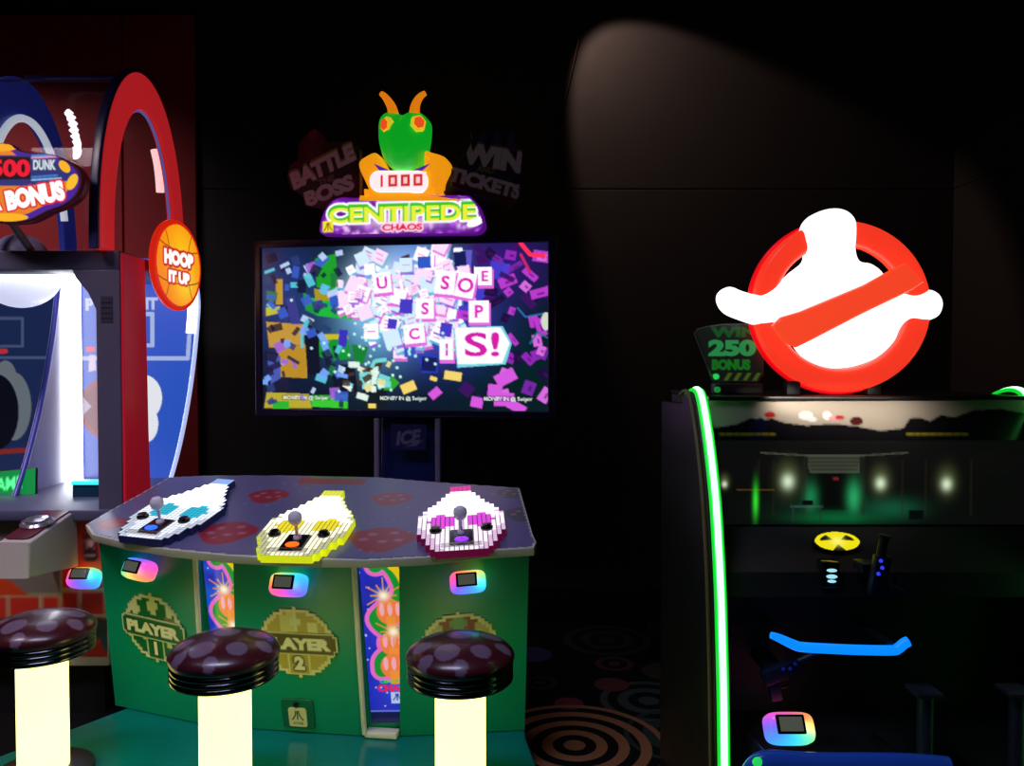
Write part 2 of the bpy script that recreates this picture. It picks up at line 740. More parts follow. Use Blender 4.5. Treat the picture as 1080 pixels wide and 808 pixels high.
# -- plinth (green platform the cabinet and the stools stand on)
PLZ = .15
pe = [CF.z(555, 779, PLZ), CF.z(566, 808, PLZ)]
pl_r = pe[0].x
k = (pe[1].x - pe[0].x) / (pe[1].y - pe[0].y)
lA, lB = CF.z(130, 748, PLZ), CF.z(0, 797, PLZ)
outline = [(pl_r, pe[0].y), (pl_r + k * (-.62 - pe[0].y), -.62), (pl_r - .1, -.78), (-.95, -.78), (lB.x, lB.y), (lA.x, lA.y), (-.62, .62), (.62, .62)]
obj('platform', solid([outline], PLZ, .008, z0=0), mat('green_platform', c(8, 122, 112), 0.22, noise=0.02, nscale=8), cab)

# -- body
BT, BB = TOPZ - .035, PLZ + .003
ztop_ = lambda y: TOPZ - .034 + y * math.tan(TILT)


def ringxy(px, py, ys):
    x = [CF.y(p, py, y).x for p, y in zip(px, ys)]
    return x, ys


xt_, yt_ = ringxy((104, 205, 246, 372, 421, 558), 600, (.15, .055, .04, .04, .055, .15))
xb_, yb2 = ringxy((122, 216, 250, 383, 422, 553), 765, (.285, .195, .18, .18, .195, .285))


def ring12(x, y, z, rec):
    P = [(x[0], y[0]), (x[1], y[1]), (x[1] + .003, y[1] + rec), (x[2], y[2] + rec), (x[2], y[2]), (x[3], y[3]), (x[3] + .003, y[3] + rec), (x[4], y[4] + rec), (x[4], y[4]), (x[5], y[5]), (x[5] - .09, .56), (x[0] + .2, .56)]
    return [Vector((a, b, z if z is not None else ztop_(b))) for a, b in P]


bm = new()
ra, rb = ring12(xt_, yt_, None, .045), ring12(xb_, yb2, BB, .03)
for i, j in ((0, 1), (4, 5), (8, 9), (2, 3), (6, 7)):      # keep every face flat
    n_ = (ra[j] - ra[i]).cross(rb[i] - ra[i])
    rb[j].y = ra[i].y - (n_.x * (rb[j].x - ra[i].x) + n_.z * (rb[j].z - ra[i].z)) / n_.y
VA = [bm.verts.new(p) for p in ra]
VB = [bm.verts.new(p) for p in rb]
nq = len(VA)
for i in range(nq):
    bm.faces.new((VA[i], VA[(i + 1) % nq], VB[(i + 1) % nq], VB[i]))
bm.faces.new(VA)
bm.faces.new(VB[::-1])
obj('cabinet_body', bm, GREEN, cab, sharp=20)


def facet(i, j, off=0.0):
    """plane of the body face between ring points i and j"""
    a = Vector(ra[i])
    M = basis(a, Vector(ra[j]) - Vector(ra[i]), Vector(ra[i]) - Vector(rb[i]))
    return M @ Matrix.Translation((0, 0, off))


def on_facet(M, px, py):
    p = CF.hit(px, py, M.translation, M.col[2].xyz)
    return M.inverted() @ p


FL, FM, FR = facet(0, 1), facet(4, 5), facet(8, 9)
AL, AR = facet(2, 3), facet(6, 7)


# edge trims: pale mouldings beside the art panels and round the tabletop
ptop = Vector


for i in (1, 5):
    a, b = ptop(ra[i]), Vector(rb[i])
    t = new()
    tube(t, [a + Vector((.004, -.004, -.004)), a.lerp(b, .5) + Vector((.004, -.004, 0)), a.lerp(b, .9) + Vector((.006, -.004, 0)), b + Vector((.01, -.012, .012))], .0085, 10)
    obj('edge_trim', t, CREAM, cab, sharp=60)
for i in (2, 6):
    b, d = Vector(rb[i]), Vector(rb[i + 1])
    t = new()
    box(t, (b.x + .006, min(b.y, d.y) - .045, b.z), (d.x - .004, min(b.y, d.y) - .001, b.z + .02), bevel=.004)
    obj('sill_trim', t, CREAM, cab)

# -- tabletop
fr = [T(90, 553), T(97, 563), T(130, 571), T(180, 579), T(240, 585), T(310, 589), T(390, 590), T(450, 587), T(510, 580), T(548, 578), T(563, 577), T(566, 571), T(562, 563)]
bk = [T(548, 514), T(460, 508), T(400, 503), T(310, 501), T(220, 501), T(178, 503), T(150, 519), T(110, 541)]
tab = fr + bk
obj('tabletop', solid([tab], .03, .004, MT @ Matrix.Translation((0, 0, -.0315)), z0=0), mat('cream_table_edge', c(222, 218, 196), 0.45), cab)
tx = [p[0] for p in tab]
tyv = [p[1] for p in tab]
cv = Canvas(min(tx), min(tyv), max(tx), max(tyv), 260, c(98, 98, 140))
for px, py, rr in ((240, 561, .088), (283, 523, .066), (402, 568, .094), (413, 526, .064), (552, 542, .06), (540, 520, .05), (120, 552, .05)):
    x, y = T(px, py)
    red = c(150, 44, 62) if px < 500 else c(60, 90, 70)
    for kx, ky, kr in ((0, 0, 1), (-.55, .1, .62), (.55, .1, .62), (0, -.3, .8)):
        cv.ell(x + kx * rr, y + ky * rr, rr * kr, rr * kr * .85, red)
    for kx, ky in ((-.4, .3), (.35, .45), (.1, -.2), (-.6, -.1), (.62, -.05)):
        cv.ell(x + kx * rr, y + ky * rr, rr * .17, rr * .1, c(170, 110, 130))
x, y = T(350, 508)
cv.rect(x, y, .26, .05, c(150, 50, 50))
cv.rect(x, y + .036, .2, .02, c(90, 130, 60))
for q in range(60):
    cv.ell(rnd.uniform(min(tx), max(tx)), rnd.uniform(0, .6), .004, .004, c(150, 150, 190))
inn = Vector((sum(tx) / len(tx), sum(tyv) / len(tyv)))
msk = [tuple(Vector(p) + (inn - Vector(p)) * .006) for p in tab]
obj_t = cv.mesh('tabletop_graphic', onM(MT), painted('gloss_table_print', rough=0.3), cab, mask=msk)

# -- control decks: stepped pixel outline made of small lit tiles
TILE_MAT = painted('lit_tiles', emit=1.0, rough=0.3)


def deck(bpx, tpx, side, edge, patch, hot, tipc, glyph, side_es):
    b = Vector((*T(*bpx, .03), 0))
    t = Vector((*T(*tpx, .03), 0))
    L = (t - b).length
    yv = (t - b).normalized()
    xv = Vector((yv.y, -yv.x, 0))
    Md = MT @ basis(b, xv, yv)
    wid = .285
    n = 19
    s = wid / n
    rows = int(round(L / s))

    def hw(f):
        if f < .34:
            return .27 + (.5 - .27) * (f / .34)
        if f < .5:
            return .5
        if f < .9:
            return .5 - (.5 - .1) * ((f - .5) / .4) ** .9
        return .085
    cells = []
    for j in range(rows):
        f = (j + .5) / rows
        k = max(1, int(round(hw(f) * n)))
        for i in range(-k, k + 1):
            if abs(i) <= 9:
                cells.append((i, j, f, k))
    bm_ = new()
    cs = set((i, j) for i, j, f, k in cells)
    for i, j in cs:
        # side skin only where the outline steps, plus the top sheet
        x0, x1, y0, y1 = (i - .5) * s, (i + .5) * s, j * s, (j + 1) * s
        z0, z1 = .0005, .026
        P = lambda x, y, z: bm_.verts.new((x, y, z))
        bm_.faces.new((P(x0, y0, z1), P(x1, y0, z1), P(x1, y1, z1), P(x0, y1, z1)))
        bm_.faces.new((P(x0, y0, z0), P(x1, y0, z0), P(x1, y1, z0), P(x0, y1, z0)))
        for (di, dj, a, b_) in ((-1, 0, (x0, y0), (x0, y1)), (1, 0, (x1, y0), (x1, y1)), (0, -1, (x0, y0), (x1, y0)), (0, 1, (x0, y1), (x1, y1))):
            if (i + di, j + dj) not in cs:
                bm_.faces.new((P(*a, z0), P(*b_, z0), P(*b_, z1), P(*a, z1)))
    bmesh.ops.remove_doubles(bm_, verts=bm_.verts[:], dist=1e-5)
    bm_.transform(Md)
    root = obj('control_deck', bm_, mat('deck_side_' + glyph[0], side, 0.35, emit=side, es=side_es), cab, sharp=20)
    root.data.materials.append(mat('deck_top_dark', c(52, 50, 58), .4))
    nz = (MT.to_3x3() @ Vector((0, 0, 1)))
    for p_ in root.data.polygons:
        if abs(p_.normal.dot(nz)) > .9:
            p_.material_index = 1
    tb = new()
    Lc = tb.verts.layers.float_color.new('Col')
    for i, j, f, k in cells:
        x, y = i * s, (j + .5) * s
        # skip the tiles under the stick plate
        if abs(i) <= 2 and .07 < f < .27:
            continue
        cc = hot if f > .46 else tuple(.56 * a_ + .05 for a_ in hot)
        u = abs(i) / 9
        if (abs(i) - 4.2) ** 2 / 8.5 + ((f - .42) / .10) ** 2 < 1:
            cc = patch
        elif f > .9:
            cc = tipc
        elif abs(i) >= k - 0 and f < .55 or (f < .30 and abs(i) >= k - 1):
            cc = edge
        g = (.93 if f > .5 else .82) * s / 2
        vs = []
        for (zz, kk) in ((.026, 1.0), (.0266, 1.0), (.0274, .9)):
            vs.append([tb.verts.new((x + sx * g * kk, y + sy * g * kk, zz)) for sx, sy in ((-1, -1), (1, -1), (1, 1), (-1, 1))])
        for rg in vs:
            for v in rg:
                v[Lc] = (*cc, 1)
        for A, B in zip(vs, vs[1:]):
            for q in range(4):
                tb.faces.new((A[q], A[(q + 1) % 4], B[(q + 1) % 4], B[q]))
        tb.faces.new(vs[-1])
    tb.transform(Md)
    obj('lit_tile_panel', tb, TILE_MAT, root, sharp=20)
    # stick plate, joystick, buttons, player plate
    pb = solid([rrect(-2.4 * s, .075 * L, 2.4 * s, .265 * L, .006)], .006, .002, Md, z0=.027)
    obj('stick_plate', pb, GLOSSB, root)
    gl = solid([ell(0, .12 * L, .022, .016, 24)], .007, .002, Md, z0=.029)
    obj('start_button', gl, mat('start_light_' + glyph[0], glyph[1], 0.3, emit=glyph[1], es=1.6), root)
    jb = new()
    lathe(jb, [(0, .033), (.014, .033), (.012, .04), (.005, .042), (.005, .078), (.012, .08), (.019, .088), (.0225, .1), (.0205, .112), (.013, .12), (0, .1225)], 24, Md @ Matrix.Translation((0, .215 * L, 0)))
    obj('joystick', jb, mat('stick_ball', c(240, 236, 245), 0.3, coat=0.4), root)
    for sx in (-1, 1):
        bb = new()
        lathe(bb, [(0, .034), (.02, .034), (.02, .04), (.016, .042), (.015, .048), (0, .05)], 20, Md @ Matrix.Translation((sx * 5.4 * s, .25 * L, 0)))
        obj('button', bb, GLOSSB, root)
    bp = solid([rrect(-4.2 * s, .006, 4.2 * s, .05 * L + .006, .004)], .005, .0015, Md, z0=.034)
    obj('clear_nameplate', bp, glass_mat('frosted_plate', (.8, .8, .8), .85, .2), root)
    return root


deck((147, 566), (238, 505), c(24, 30, 74), c(196, 205, 225), c(30, 185, 215), c(235, 242, 255, 1.9), c(140, 175, 240), ('blue', c(30, 90, 255)), 0.25)
deck((301, 585), (353, 516), c(205, 215, 20), c(196, 196, 150), c(245, 225, 30), c(255, 252, 220, 1.9), c(225, 225, 60), ('orange', c(255, 90, 10)), 0.9)
deck((487, 579), (485.5, 512), c(120, 12, 62), c(226, 190, 226), c(225, 60, 225), c(255, 240, 255, 1.9), c(215, 30, 150), ('violet', c(130, 40, 255)), 0.4)

# -- card readers
for M, px, py, s, ph in ((FL, 155, 598, .86, .35), (FM, 309, 613, .9, 1.0), (FR, 493, 610, .86, .78)):
    q = on_facet(M, px, py)
    card_reader(cab, M @ Matrix.Translation((q.x, q.y, .026)), s, ph)


# -- player emblems, stepped like pixels
def emblem(M, px, py, hh, border, fill, spots, word, num, ink, edge):
    q = on_facet(M, px, py)
    h = hh
    w = h * 1.02
    N = 22
    u = h / N
    cells = lambda r: [(i, j) for i in range(-12, 13) for j in range(-12, 13) if i * i + j * j < r * r]

    def outline(r):
        # stepped outline, row by row
        rows = [(j, int(math.sqrt(max(0, r * r - j * j)))) for j in range(-int(r), int(r) + 1)]
        pts = []
        for j, k in rows:
            pts += [((k + .5) * u, (j - .5) * u), ((k + .5) * u, (j + .5) * u)]
        return pts + [(-x, y) for x, y in pts[::-1]]
    cvs = Canvas(-w * .56, -h * .56, w * .56, h * .56, 80, border)
    out = outline(11)
    cvs.poly(outline(9.7), fill)
    for a, b, rx, ry, cc in spots:
        for i in range(-12, 13):
            for j in range(-12, 13):
                if ((i * u / h - a) / rx) ** 2 + ((j * u / h - b) / ry) ** 2 < 1 and i * i + j * j < 90:
                    cvs.rect(i * u, j * u, u, u, cc)
    root = obj('player_emblem', solid([[(x * 1.0, y) for x, y in out]], .003, .0, M @ Matrix.Translation((q.x, q.y, 0)), z0=.0005), mat('emblem_base', c(214, 214, 164), 0.5), cab, sharp=None)
    if word:
        cvs.rect(0, -.31 * h, .30 * w, .32 * h, border)
        cvs.rect(0, -.31 * h, .25 * w, .28 * h, fill)
        cvs.text(num, 0, -.30 * h, .2 * h, ink, bold=.07, edge=edge, ew=.024 * h)
    cvs.mesh('emblem_print', onM(M @ Matrix.Translation((q.x, q.y, .0045))), PRINT, root, mask=[(x * .995, y * .995) for x, y in out])
    if word:
        Mw = M @ Matrix.Translation((q.x, q.y + .0 * h, 0))
        pl_ = [(-.5 * w, -.13 * h), (-.5 * w, -.17 * h), (.5 * w, -.17 * h), (.5 * w, -.11 * h), (.54 * w, -.11 * h), (.54 * w, .11 * h), (.5 * w, .11 * h), (.5 * w, .15 * h), (-.5 * w, .15 * h), (-.5 * w, .12 * h), (-.54 * w, .12 * h), (-.54 * w, -.13 * h)]
        np_ = obj('name_bar', solid([pl_], .003, .0, Mw, z0=.0048), mat('emblem_base', c(214, 214, 164), 0.5), root, sharp=None)
        cw = Canvas(-.55 * w, -.18 * h, .55 * w, .16 * h, 90, border)
        cw.poly([(x * .955, (y + .01 * h) * .86 - .01 * h) for x, y in pl_], fill if num == '1' else edge)
        cw.text(word, 0, -.012 * h, .17 * h, ink, w=.90 * w, bold=.07, edge=edge, ew=.02 * h)
        cw.mesh('name_print', onM(Mw @ Matrix.Translation((0, 0, .0083))), PRINT, root, mask=[(x * .995, y * .995) for x, y in pl_])


KH = c(222, 226, 176)
emblem(FL, 163, 662, .25, KH, c(10, 110, 60), [(-.28, .25, .1, .08, KH), (.3, .12, .1, .1, c(120, 130, 80)), (.02, .33, .08, .12, KH), (.3, .28, .06, .06, KH), (-.2, -.2, .03, .03, KH), (.25, -.2, .04, .04, KH)], 'PLAYER', '1', c(240, 240, 200), c(24, 66, 40))
emblem(FM, 314, 677, .25, c(235, 226, 160), c(196, 176, 78), [(-.1, .25, .1, .2, c(222, 216, 140)), (.22, .2, .08, .1, c(232, 228, 170)), (.0, .3, .05, .12, c(226, 232, 190)), (.3, -.1, .1, .1, c(210, 190, 96))], 'PLAYER', '2', c(246, 242, 206), c(96, 82, 30))
emblem(FR, 485, 682, .25, c(222, 220, 170), c(130, 44, 54), [(.0, .33, .1, .12, c(96, 150, 110)), (-.3, .25, .12, .1, c(180, 176, 120)), (.3, .25, .1, .1, c(180, 176, 120)), (-.15, .2, .06, .05, c(130, 40, 50)), (.2, .1, .07, .06, c(130, 40, 50))], None, None, None, None)

# -- service door with the maker's mark
q = on_facet(FM, 315, 752)
Md = FM @ Matrix.Translation((q.x, q.y, 0))
sd = obj('service_door', solid([rrect(-.056, -.056, .056, .056, .012)], .006, .002, Md, z0=.0005), mat('door_green', c(14, 104, 70), 0.35), cab)
mk = solid([rrect(-.032, -.046, .032, .026, .01)], .004, .0015, Md, z0=.0068)
obj('badge', mk, mat('badge_cream', c(222, 222, 165), 0.45), sd)


def prongs(cvs, cx, cy, h, col, up=1):
    """three-pronged mark: a straight middle bar and two legs that sweep outward"""
    cvs.rect(cx, cy, h * .16, h, col)
    for s in (-1, 1):
        pts = []
        for i in range(9):
            t = i / 8
            pts.append((cx + s * h * (.15 + .42 * t ** 2.2), cy + up * h * (.5 - t)))
        cvs.line(pts, h * .14, col)


cvm = Canvas(-.03, -.044, .03, .024, 40, c(224, 224, 168))
prongs(cvm, 0, -.002, .032, c(50, 60, 24))
cvm.text('ATARI', 0, -.031, .009, c(50, 60, 24), w=.034)
cvm.mesh('badge_print', onM(Md @ Matrix.Translation((0, 0, .0112))), PRINT, sd)
lk = new()
lathe(lk, [(0, .006), (.0095, .006), (.0095, .012), (.006, .013), (0, .013)], 20, Md @ Matrix.Translation((-.002, .037, 0)))
obj('door_lock', lk, GLOSSB, sd)


# -- backlit art strips between the player panels
def art(M, w, z0, seed):
    rn = random.Random(seed)
    Hh = (M.translation.z - z0)
    cvs = Canvas(0, -Hh, w, 0, 64, c(28, 44, 190))
    for q_ in range(40):
        cvs.glow(rn.uniform(0, w), -rn.uniform(0, Hh), rn.uniform(.01, .05), rn.uniform(.01, .06), rn.choice([c(20, 24, 140), c(60, 50, 215), c(40, 120, 240)]), .5)
    for q_ in range(46):
        cvs.ell(rn.uniform(0, w), -rn.uniform(0, Hh), .0028, .0028, c(190, 220, 255))
    f = lambda t: -Hh * t
    pk = c(240, 110, 205)
    # pale pink halo, then a plain winding green band, orange caps and star bursts
    band = [(w * a, f(b)) for a, b in ((.36, .07), (.5, .05), (.7, .08), (.85, .15), (.9, .22), (.75, .29), (.45, .33), (.3, .38), (.5, .44), (.85, .47), (.9, .52), (.6, .57), (.36, .62), (.34, .68))]
    bs = catmull(band, 5, False)
    cvs.line(bs, w * .52, pk, .9)
    caps = [(.62, .335), (.64, .52), (.62, .655)]
    for a, b in caps:
        cvs.ell(w * a, f(b), w * .38, .062, pk)
    cvs.line(bs, w * .33, c(24, 150, 50))
    cvs.line([(p[0] + w * .1, p[1] - .008) for p in bs[8:26]], w * .17, c(235, 205, 20))
    for a, b in caps:
        cvs.ell(w * a, f(b), w * .3, .045, c(250, 130, 60))
        cvs.rect(w * a, f(b) - .04, w * .2, .05, c(250, 150, 60))
        for kx in (-.18, .0, .18):
            cvs.ell(w * (a + kx), f(b) + .01, w * .055, .024, c(255, 175, 190))
    for a, b in ((.5, .24), (.66, .45)):
        cx_, cy_ = w * a, f(b)
        for an in range(0, 180, 30):
            l_ = w * (.44 if an % 60 == 30 else .3)
            cvs.rect(cx_, cy_, 2 * l_, w * .035, c(235, 150, 40), .85, R(an))
        cvs.glow(cx_, cy_, w * .11, w * .11, c(255, 250, 220, 1.1), 1)
    cvs.text('CENTIPEDE', w * .62, f(.745), .012, c(60, 210, 70), w=w * .7, bold=.05)
    cvs.text('CHAOS', w * .6, f(.785), .026, c(235, 30, 90), w=w * .78, bold=.06)
    cvs.rect(w * .64, f(.845), w * .28, .042, c(190, 205, 250))
    prongs(cvs, w * .64, f(.84), .024, c(40, 60, 160))
    cvs.rect(w * .5, f(.925), w, .004, c(110, 130, 210))
    cvs.rect(w * .5, f(.965), w, Hh * .07, c(14, 18, 70))
    return cvs, Hh


for i, (M, sd_) in enumerate(((AL, 3), (AR, 5))):
    w = (Vector(ra[(3, 7)[i]]) - Vector(ra[(2, 6)[i]])).length
    cvs, Hh = art(M, w, BB + .025, sd_)
    cvs.mesh('art_panel', onM(M @ Matrix.Translation((0, 0, .006))), painted('backlit_art', emit=0.85, rough=0.2), cab)

# -- big screen on its post behind the table
YT = 1.26
tl, tr, br, bl = (CF.y(*p, YT) for p in ((267, 253), (585, 248.5), (587.5, 440.5), (274.5, 440)))
x0, x1 = (tl.x + bl.x) / 2 - .004, (tr.x + br.x) / 2
z1, z0 = (tl.z + tr.z) / 2, (bl.z + br.z) / 2
MTV = front((0, YT, 0))
bz_ = .035
mon = obj('monitor', solid([rrect(x0, z0, x1, z1, .012), rrect(x0 + bz_, z0 + bz_, x1 - bz_, z1 - bz_, .003)][:1], .07, .006, MTV, z0=-.07), mat('monitor_shell', c(26, 26, 58), 0.35), cab)
bm = solid([rrect(x0, z0, x1, z1, .012), rrect(x0 + bz_, z0 + bz_, x1 - bz_, z1 - bz_, .003)], .014, .005, MTV, z0=.0)
obj('screen_frame', bm, mat('screen_frame_blue', c(30, 30, 72), 0.25), mon)

cvs = Canvas(45, 630, 1020, 58, 300, c(12, 22, 40))
cvs.glow(130, 250, 140, 200, c(34, 60, 120), .9)
cvs.glow(900, 480, 230, 220, c(4, 34, 34), 1)
cvs.glow(840, 130, 170, 120, c(52, 24, 120), .9)
cvs.glow(560, 120, 120, 90, c(120, 170, 250), .9)
cvs.glow(640, 330, 170, 130, c(70, 80, 220), .8)
cvs.glow(440, 300, 120, 150, c(120, 200, 250), .8)
cvs.glow(470, 220, 90, 90, c(245, 252, 255, 1.1), .95)
for pts, cc in (([(60, 320), (195, 330), (205, 420), (70, 410)], c(196, 150, 60)), ([(100, 400), (205, 400), (205, 520), (110, 515)], c(186, 140, 40)), ([(95, 170), (120, 170), (120, 260), (95, 260)], c(190, 150, 50)), ([(60, 570), (210, 575), (220, 625), (50, 625)], c(186, 170, 50)),
                ([(60, 270), (110, 265), (105, 290), (60, 300)], c(190, 190, 60)), ([(235, 100), (305, 85), (320, 215), (240, 200)], c(30, 160, 40)), ([(200, 235), (330, 250), (425, 290), (400, 320), (240, 300)], c(30, 185, 60)), ([(230, 205), (395, 232), (395, 250), (235, 245)], c(170, 150, 30)),
                ([(250, 365), (345, 365), (350, 382), (250, 385)], c(200, 190, 30)), ([(240, 385), (350, 385), (360, 450), (290, 460), (240, 440)], c(20, 150, 50)), ([(80, 600), (140, 600), (140, 630), (80, 630)], c(40, 180, 50)), ([(215, 580), (345, 575), (345, 625), (220, 620)], c(60, 200, 50)),
                ([(480, 530), (500, 510), (525, 535), (500, 560), (470, 560)], c(50, 170, 40)), ([(360, 400), (420, 410), (400, 470), (370, 460)], c(20, 130, 50)), ([(190, 210), (230, 250), (240, 300), (200, 280)], c(30, 150, 60)), ([(130, 240), (160, 230), (185, 330), (150, 330)], c(60, 60, 140)),
                ([(195, 350), (245, 350), (250, 520), (205, 500)], c(16, 20, 40)), ([(285, 470), (370, 470), (380, 570), (300, 565)], c(16, 24, 40)), ([(60, 430), (110, 440), (110, 520), (75, 540)], c(70, 90, 180)), ([(400, 560), (480, 560), (480, 625), (400, 625)], c(20, 30, 36)), ([(530, 100), (560, 90), (570, 230), (540, 230)], c(70, 50, 60)),
                ([(590, 80), (650, 80), (650, 150), (600, 160)], c(50, 100, 190)), ([(720, 80), (770, 80), (765, 150), (720, 140)], c(100, 90, 200)), ([(770, 180), (830, 150), (830, 250), (780, 240)], c(70, 60, 210)), ([(860, 130), (895, 130), (890, 190), (860, 195)], c(80, 60, 210)),
                ([(655, 330), (705, 325), (710, 380), (660, 380)], c(60, 50, 170)), ([(590, 440), (650, 440), (655, 500), (600, 500)], c(40, 60, 190)), ([(530, 250), (580, 240), (585, 300), (540, 310)], c(60, 130, 200)), ([(520, 300), (570, 320), (560, 400), (530, 380)], c(120, 200, 230))):
    cvs.poly(pts, cc)
rn = random.Random(11)
WH = c(255, 246, 255, 1.15)
MG = c(226, 40, 190)
for q in range(190):     # bright tiles tumbling through the middle
    a = rn.gauss(540, 120)
    b = rn.gauss(235, 95)
    if not (290 < a < 830 and 62 < b < 480) or (a < 420 and b > 300) or (a > 760 and b > 250):
        continue
    rt = rn.uniform(-.5, .5)
    s = rn.uniform(20, 64)
    cvs.rect(a + 3, b + 8, s, s * 1.1, rn.choice([c(150, 90, 220), c(90, 190, 220), c(225, 110, 220)]), .9, rt)
    cvs.rect(a, b, s * .93, s, rn.choice([WH, WH, c(255, 225, 255), c(215, 240, 255)]), 1, rt)
    if rn.random() < .6:
        for o_ in rn.choice([(-.2, .2), (0,), (-.25, 0, .25)]):
            cvs.rect(a, b + s * o_, s * .55, s * .09, rn.choice([c(225, 70, 190), c(235, 130, 210), MG]), .85, rt)
for a, b, w_, h_ in ((548, 270, 44, 50), (682, 352, 40, 46), (742, 290, 34, 42), (625, 470, 50, 48), (560, 420, 40, 50), (610, 120, 44, 40), (730, 110, 40, 50), (800, 235, 40, 50), (500, 330, 30, 34), (850, 150, 44, 60), (330, 380, 30, 60), (300, 250, 30, 40)):
    cvs.rect(a, b, w_, h_, rn.choice([c(60, 50, 190), c(70, 60, 200), c(50, 90, 200), c(24, 30, 90)]), 1, rn.uniform(-.15, .15))
for q in range(40):
    a, b = rn.gauss(425, 45), rn.gauss(520, 42)
    if b < 590:
        cvs.rect(a, b, rn.uniform(12, 40), rn.uniform(12, 34), rn.choice([c(250, 255, 250), c(230, 250, 240), c(235, 225, 150), c(120, 220, 220), c(70, 50, 40)]), .95, rn.uniform(-.6, .6))
for q in range(90):     # blue, white and teal scraps on the left
    a, b = rn.uniform(50, 330), rn.uniform(65, 610)
    cc = rn.choice([c(120, 170, 255), c(190, 215, 255), c(60, 90, 200), c(160, 100, 210), c(40, 60, 120), c(90, 200, 220), c(24, 26, 60), c(18, 24, 50), c(30, 120, 60)])
    cvs.rect(a, b, rn.uniform(14, 52), rn.uniform(10, 36), cc, .9, rn.uniform(0, 3))
for q in range(60):     # magenta scraps on the right
    a, b = rn.uniform(740, 1015), rn.uniform(70, 620)
    if 700 < a < 890 and 320 < b < 490:
        continue
    w_, h_, rt = rn.uniform(24, 62), rn.uniform(16, 40), rn.uniform(0, 3)
    cc = rn.choice([c(190, 60, 210), c(150, 40, 190), c(220, 110, 230), c(120, 40, 170), c(60, 20, 100), c(26, 16, 60)])
    cvs.rect(a, b, w_, h_, cc, .95, rt)
    cvs.rect(a + 4, b + 2, w_ * .4, h_ * .25, c(70, 10, 90), .7, rt)
for a, b, w_, h_, rt in ((555, 550, 50, 34, -.4), (705, 510, 58, 30, .15), (430, 615, 26, 16, 0), (640, 520, 24, 14, .3)):
    cvs.rect(a, b, w_, h_, c(245, 215, 110), 1, rt)
for a, b in ((645, 570), (880, 515), (845, 560), (785, 600), (875, 590), (915, 615)):
    cvs.rect(a, b, rn.uniform(40, 70), rn.uniform(28, 44), c(215, 90, 225), 1, rn.uniform(-.8, .8))
cvs.line([(930, 62), (960, 100), (1005, 105)], 14, c(255, 50, 90))
cvs.line([(930, 100), (960, 160)], 10, c(200, 40, 110))
cvs.line([(920, 280), (945, 310), (1000, 300)], 6, c(40, 110, 170))
cvs.line([(960, 400), (985, 360), (1015, 380)], 6, c(30, 110, 140))
cvs.ell(1012, 325, 16, 30, c(210, 220, 200))
for txt, a, b, w_, h_, rt in (('U', 466, 188, 62, 70, .1), ('S', 680, 190, 66, 80, -.1), ('O', 748, 200, 62, 84, -.2), ('S', 612, 278, 60, 70, 0), ('C', 575, 365, 70, 66, .1), ('P', 792, 290, 66, 74, 0), ('I', 684, 420, 46, 70, 0), ('E', 812, 170, 46, 62, 0)):
    cvs.rect(a + 3, b + 10, w_ + 6, h_ + 4, c(230, 110, 225), 1, -rt)
    cvs.rect(a, b, w_, h_, WH, 1, -rt)
    cvs.text(txt, a, b, h_ * .6, MG, rot=rt, bold=.03)
cvs.poly([(705, 345), (870, 340), (900, 400), (880, 470), (720, 482)], c(120, 220, 230))
cvs.poly([(712, 345), (862, 345), (893, 398), (868, 466), (722, 470)], WH)
cvs.text('S!', 802, 402, 82, c(214, 30, 170), w=116, bold=.02)
for q in range(60):
    cvs.ell(rn.gauss(480, 120), rn.gauss(400, 80), 5, 5, c(190, 250, 240))
for a in (200, 537, 888):
    b = 588
    cvs.rect(a, b, 170, 20, c(10, 18, 20), .45)
    cvs.text('MONEY IN @ Swiper', a, b, 13, c(225, 240, 235), w=160)
sx0, sx1, sz0, sz1 = x0 + bz_, x1 - bz_, z0 + bz_, z1 - bz_
cvs.mesh('screen', quad((sx0, YT - .004, sz0), (sx1, YT - .004, sz0), (sx1, YT - .004, sz1), (sx0, YT - .004, sz1), 45, 630, 1020, 58), painted('lit_screen', emit=1.0, rough=0.12), mon)

# post
s0, s1 = CF.y(399, 470, YT + .0).x, CF.y(463, 470, YT + .0).x
ps = new()
box(ps, (s0, YT - .02, 0), (s1, YT + .16, z0 + .2), bevel=.006)
# keep the post behind the screen shell
for v in ps.verts:
    if v.co.z > z0 - .005 and v.co.y < YT + .075:
        v.co.y = YT + .075
st = obj('monitor_stand', ps, mat('stand_navy', c(30, 34, 104), 0.3), cab)
for xx in (s0, s1):
    e = new()
    box(e, (xx - .012, YT - .03, .02), (xx + .012, YT - .005, z0 - .004), bevel=.004)
    obj('edge_rail', e, mat('rail_grey', c(120, 112, 150), 0.4), st)
lp = CF.y(431, 461, YT - .02)
cvm = Canvas(-.085, -.06, .085, .06, 60, c(30, 34, 104))
cvm.text('ICE', 0, 0, .062, c(110, 106, 150), w=.11, rot=.12, shear=.25, bold=.05)
cvm.poly([(-.02, -.045), (.03, -.04), (.075, -.012), (.02, -.03)], c(110, 106, 150))
cvm.mesh('maker_logo', onM(front((lp.x, YT - .0215, lp.z))), PRINT, st)


# -- sign group on top of the screen
def pts(px_list, y):
    return [(lambda p: (p.x, p.z))(CF.y(a, b, y)) for a, b in px_list]


